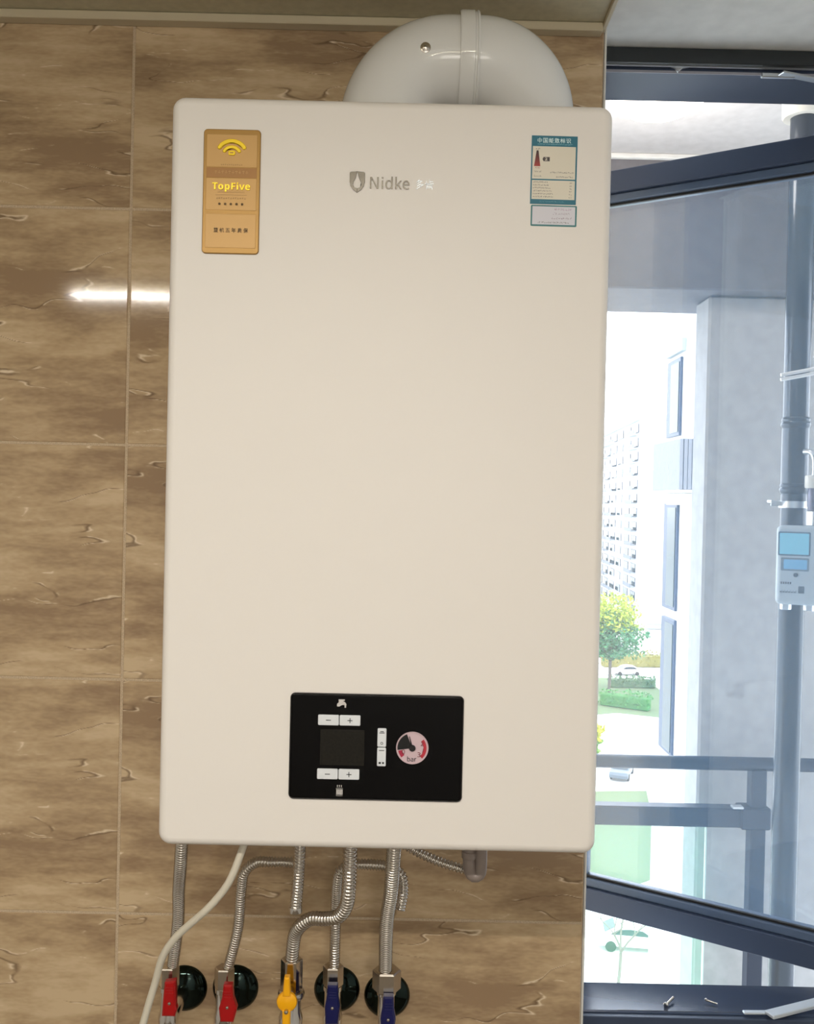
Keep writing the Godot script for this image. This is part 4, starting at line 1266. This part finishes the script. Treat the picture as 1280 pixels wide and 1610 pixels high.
func estate() -> void:
	struct("ground", span(Vector3(-250, GROUND - 1.0, 60), Vector3(350, GROUND, -500)), grainy(mat(Color(0.80, 0.80, 0.78), 0.9), 0.03, 0.12, 0.12, 21), "pale concrete paving of the estate far below", "ground")
	var lawn := grainy(mat(Color(0.44, 0.52, 0.36), 0.95), 0.08, 0.35, 0.35, 22)
	var l1 := struct("lawn", prism([Vector2(14, 104), Vector2(21.5, 113.5), Vector2(27, 116), Vector2(34, 113), Vector2(36, 120), Vector2(37, 140), Vector2(14, 140)], 0.02, lay()), lawn, "far lawn behind the road and the round tree", "lawn")
	l1.set_meta("kind", "stuff")
	var l2 := struct("lawn", prism([Vector2(4, 59), Vector2(13.5, 60.5), Vector2(17.5, 63.5), Vector2(19.5, 68), Vector2(22.5, 84), Vector2(4, 82)], 0.02, lay()), lawn, "near lawn seen through the railing's glass panel", "lawn")
	l2.set_meta("kind", "stuff")

	tree("tall round tree on the far lawn before the apartment block", Vector3(28.6, GROUND + 0.06, -128), 14.2, Vector3(5.4, 5.6, 5.4), Color(0.24, 0.46, 0.30), Color(0.60, 0.66, 0.22), 31)
	tree("small yellow-green tree beside the near lawn, under the top rail", Vector3(16.9, GROUND, -87), 6.0, Vector3(2.2, 2.1, 2.2), Color(0.42, 0.60, 0.20), Color(0.72, 0.74, 0.20), 35)
	hedge("clipped green hedge curving along the far road", Vector3(26.0, GROUND + 0.021, -121), Vector3(31.6, GROUND + 0.021, -117.5), 2.2, 2.2, Color(0.22, 0.46, 0.20), 41)
	hedge("olive hedge in front of the apartment block", Vector3(32.0, GROUND, -150), Vector3(50.0, GROUND, -152), 2.6, 3.0, Color(0.50, 0.48, 0.24), 43)
	hedge("dark hedge behind the far lawn", Vector3(29.5, GROUND + 0.021, -133), Vector3(36.4, GROUND + 0.021, -133), 1.6, 1.6, Color(0.28, 0.40, 0.26), 44)
	car("white car parked among the far hedges", Vector3(34.6, GROUND, -143.0), 0.1, Color(0.86, 0.87, 0.88))
	car("white car on the paving beside the bare tree", Vector3(13.9, GROUND, -53.6), PI - 0.12, Color(0.88, 0.89, 0.90))
	car("grey car beyond the small yellow-green tree", Vector3(21.3, GROUND, -88.5), 1.2, Color(0.34, 0.38, 0.42))
	bare_tree()
	apartment_block()
	wing()

# outlines drawn as (x, distance) lie flat on the ground
func lay() -> Transform3D:
	return Transform3D(Basis(Vector3(1, 0, 0), Vector3(0, 0, -1), Vector3(0, 1, 0)), Vector3(0, GROUND, 0))

func bare_tree() -> void:
	var t := thing("bare_tree", "thin bare tree in front of the white car", "tree", Vector3(12.0, GROUND, -49.0))
	var st := mb()
	var r := RandomNumberGenerator.new()
	r.seed = 5
	var tips := [[Vector3.ZERO, Vector3(0.1, 1.8, 0.0), 0.09]]
	var level := 0
	while level < 4:
		var next := []
		for b in tips:
			add_tube(st, smooth_path([b[0], (b[0] + b[1]) / 2 + Vector3(r.randfn(), r.randfn(), r.randfn()) * 0.05, b[1]], 0.3), b[2], 6)
			for k in 3:
				var d: Vector3 = (b[1] - b[0]).normalized() * 0.8 + Vector3(r.randf_range(-0.8, 0.8), r.randf_range(0.0, 0.5), r.randf_range(-0.8, 0.8))
				next.append([b[1], b[1] + d * [1.3, 1.0, 0.7, 0.5][level], b[2] * 0.6])
		tips = next
		level += 1
	part("branches", done(st), mat(Color(0.42, 0.38, 0.36), 0.9), t)

func apartment_block() -> void:
	# long slab block: its window front faces left, its blank gable faces the viewer
	var near := Vector3(49.8, GROUND - 1.6, -199.0)
	var far := Vector3(54.8, GROUND - 1.6, -282.0)
	var dir := (far - near).normalized()
	var t := thing("apartment_block", "long white many-storeyed apartment block in the distance", "building", near)
	t.rotation.y = atan2(-dir.x, -dir.z)     # local -z runs along the front, local -x faces out of it
	var white := mat(Color(0.86, 0.87, 0.87), 0.8)
	var top := 46.0
	part("walls", span(Vector3(0, 0, 0), Vector3(14.0, top, -82.0)), white, t)
	part("roof_parapet", span(Vector3(-0.5, top, 0.3), Vector3(14.3, top + 1.1, -82.0), 0.05), mat(Color(0.70, 0.76, 0.78), 0.8), t)
	part("roof_hut", span(Vector3(2.0, top + 1.1, -22.0), Vector3(8.0, top + 3.4, -30.0), 0.05), mat(Color(0.66, 0.72, 0.74), 0.8), t)
	var frame: StandardMaterial3D = M.alu
	var pane_m: StandardMaterial3D = M.window_glass
	var slab_m := mat(Color(0.80, 0.82, 0.83), 0.8)
	var win_mesh := span(Vector3(-0.12, 0.0, 0.0), Vector3(0.0, 1.9, -6.6), 0.02)
	var pane_mesh := span(Vector3(-0.16, 0.12, -0.15), Vector3(-0.12, 1.78, -2.1))
	var slab_mesh := span(Vector3(-1.2, -0.24, 0.4), Vector3(0.0, 0.0, -9.4), 0.03)
	var rail_mesh := span(Vector3(-1.2, 0.0, 0.2), Vector3(-1.14, 0.85, -9.2))
	for f in 15:
		for b in 4:
			var z0 := -2.2 - b * 19.0
			var y0 := 0.9 + f * 3.02
			for s in 2:
				var wnd := part("window", win_mesh, frame, t, pos(0, y0 + 0.3, z0 - s * 9.0))
				for k in 3:
					part("pane", pane_mesh, pane_m, wnd, pos(0, 0, -k * 2.2))
			if f % 2 == 0 or b % 2 == 0:
				part("balcony_slab", slab_mesh, slab_m, t, pos(0, y0, z0 - (b % 2) * 9.0))
				part("balcony_rail", rail_mesh, frame, t, pos(0, y0, z0 - (b % 2) * 9.0))
	part("ground_canopy", span(Vector3(0.5, 3.0, 0.0), Vector3(12.0, 3.5, 2.5), 0.03), slab_m, t)

func wing() -> void:
	# our own building's projecting wing: white wall facing left, tall windows, a boxed ledge
	var t := thing("building_wing", "near white wing of the building with tall dark-framed windows", "building", Vector3(6.0, GROUND, -20.4))
	var white := grainy(mat(Color(0.86, 0.86, 0.85), 0.8), 0.05, 0.06, 0.5, 24)
	var y := -GROUND
	part("walls", span(Vector3(0, 0, 0.0), Vector3(5.0, y + 8.5, 9.0)), white, t)
	part("wall_fin", span(Vector3(-0.10, y + 5.12, -0.02), Vector3(0.0, y + 5.40, 1.25), 0.01), mat(Color(0.62, 0.66, 0.68), 0.7), t)
	var grey := grainy(mat(Color(0.54, 0.55, 0.58), 0.6), 0.05, 0.06, 0.5, 26)
	var fr: StandardMaterial3D = M.alu
	var pn: StandardMaterial3D = M.window_glass
	var rows := [[3.30, 5.02], [-0.55, 1.82], [-3.75, -0.75], [-7.3, -4.2], [-10.6, -7.7]]
	for q in rows:
		var w := part("window", span(Vector3(-0.06, y + q[0], 0.02), Vector3(0.0, y + q[1], 1.05), 0.01), fr, t)
		part("pane", span(Vector3(-0.075, y + q[0] + 0.08, 0.36), Vector3(-0.06, y + q[1] - 0.1, 0.98)), pn, w)
	part("floor_line", span(Vector3(-0.03, y + 3.12, 1.05), Vector3(0.0, y + 3.18, 9.0)), fr, t)
	part("floor_line", span(Vector3(-0.03, y + 2.36, 1.05), Vector3(0.0, y + 2.42, 9.0)), fr, t)
	# louvred screen round an air-conditioner ledge: real upright slats with gaps, open inside
	var screen := part("boxed_ledge", span(Vector3(-0.5, y + 2.03, 0.62), Vector3(0.0, y + 2.09, 2.66), 0.02), white, t)
	part("screen_top", span(Vector3(-0.5, y + 3.10, 0.62), Vector3(0.0, y + 3.16, 2.66), 0.02), white, screen)
	var slat := box(Vector3(0.075, 1.02, 0.072), Vector3.ZERO, 0.005)
	for k in 24:
		part("slat", slat, grey, screen, pos(-0.46, y + 2.595, 0.66 + k * 0.0854))
	for k in 5:
		part("slat", slat, grey, screen, pos(-0.37 + k * 0.085, y + 2.595, 2.625))
	part("ledge_bracket", span(Vector3(-0.3, y + 1.78, 1.0), Vector3(0.0, y + 2.03, 2.3), 0.02), white, t)
	part("lower_block", span(Vector3(-0.25, 0, 0.3), Vector3(0.0, y - 4.1, 9.0), 0.02), white, t)
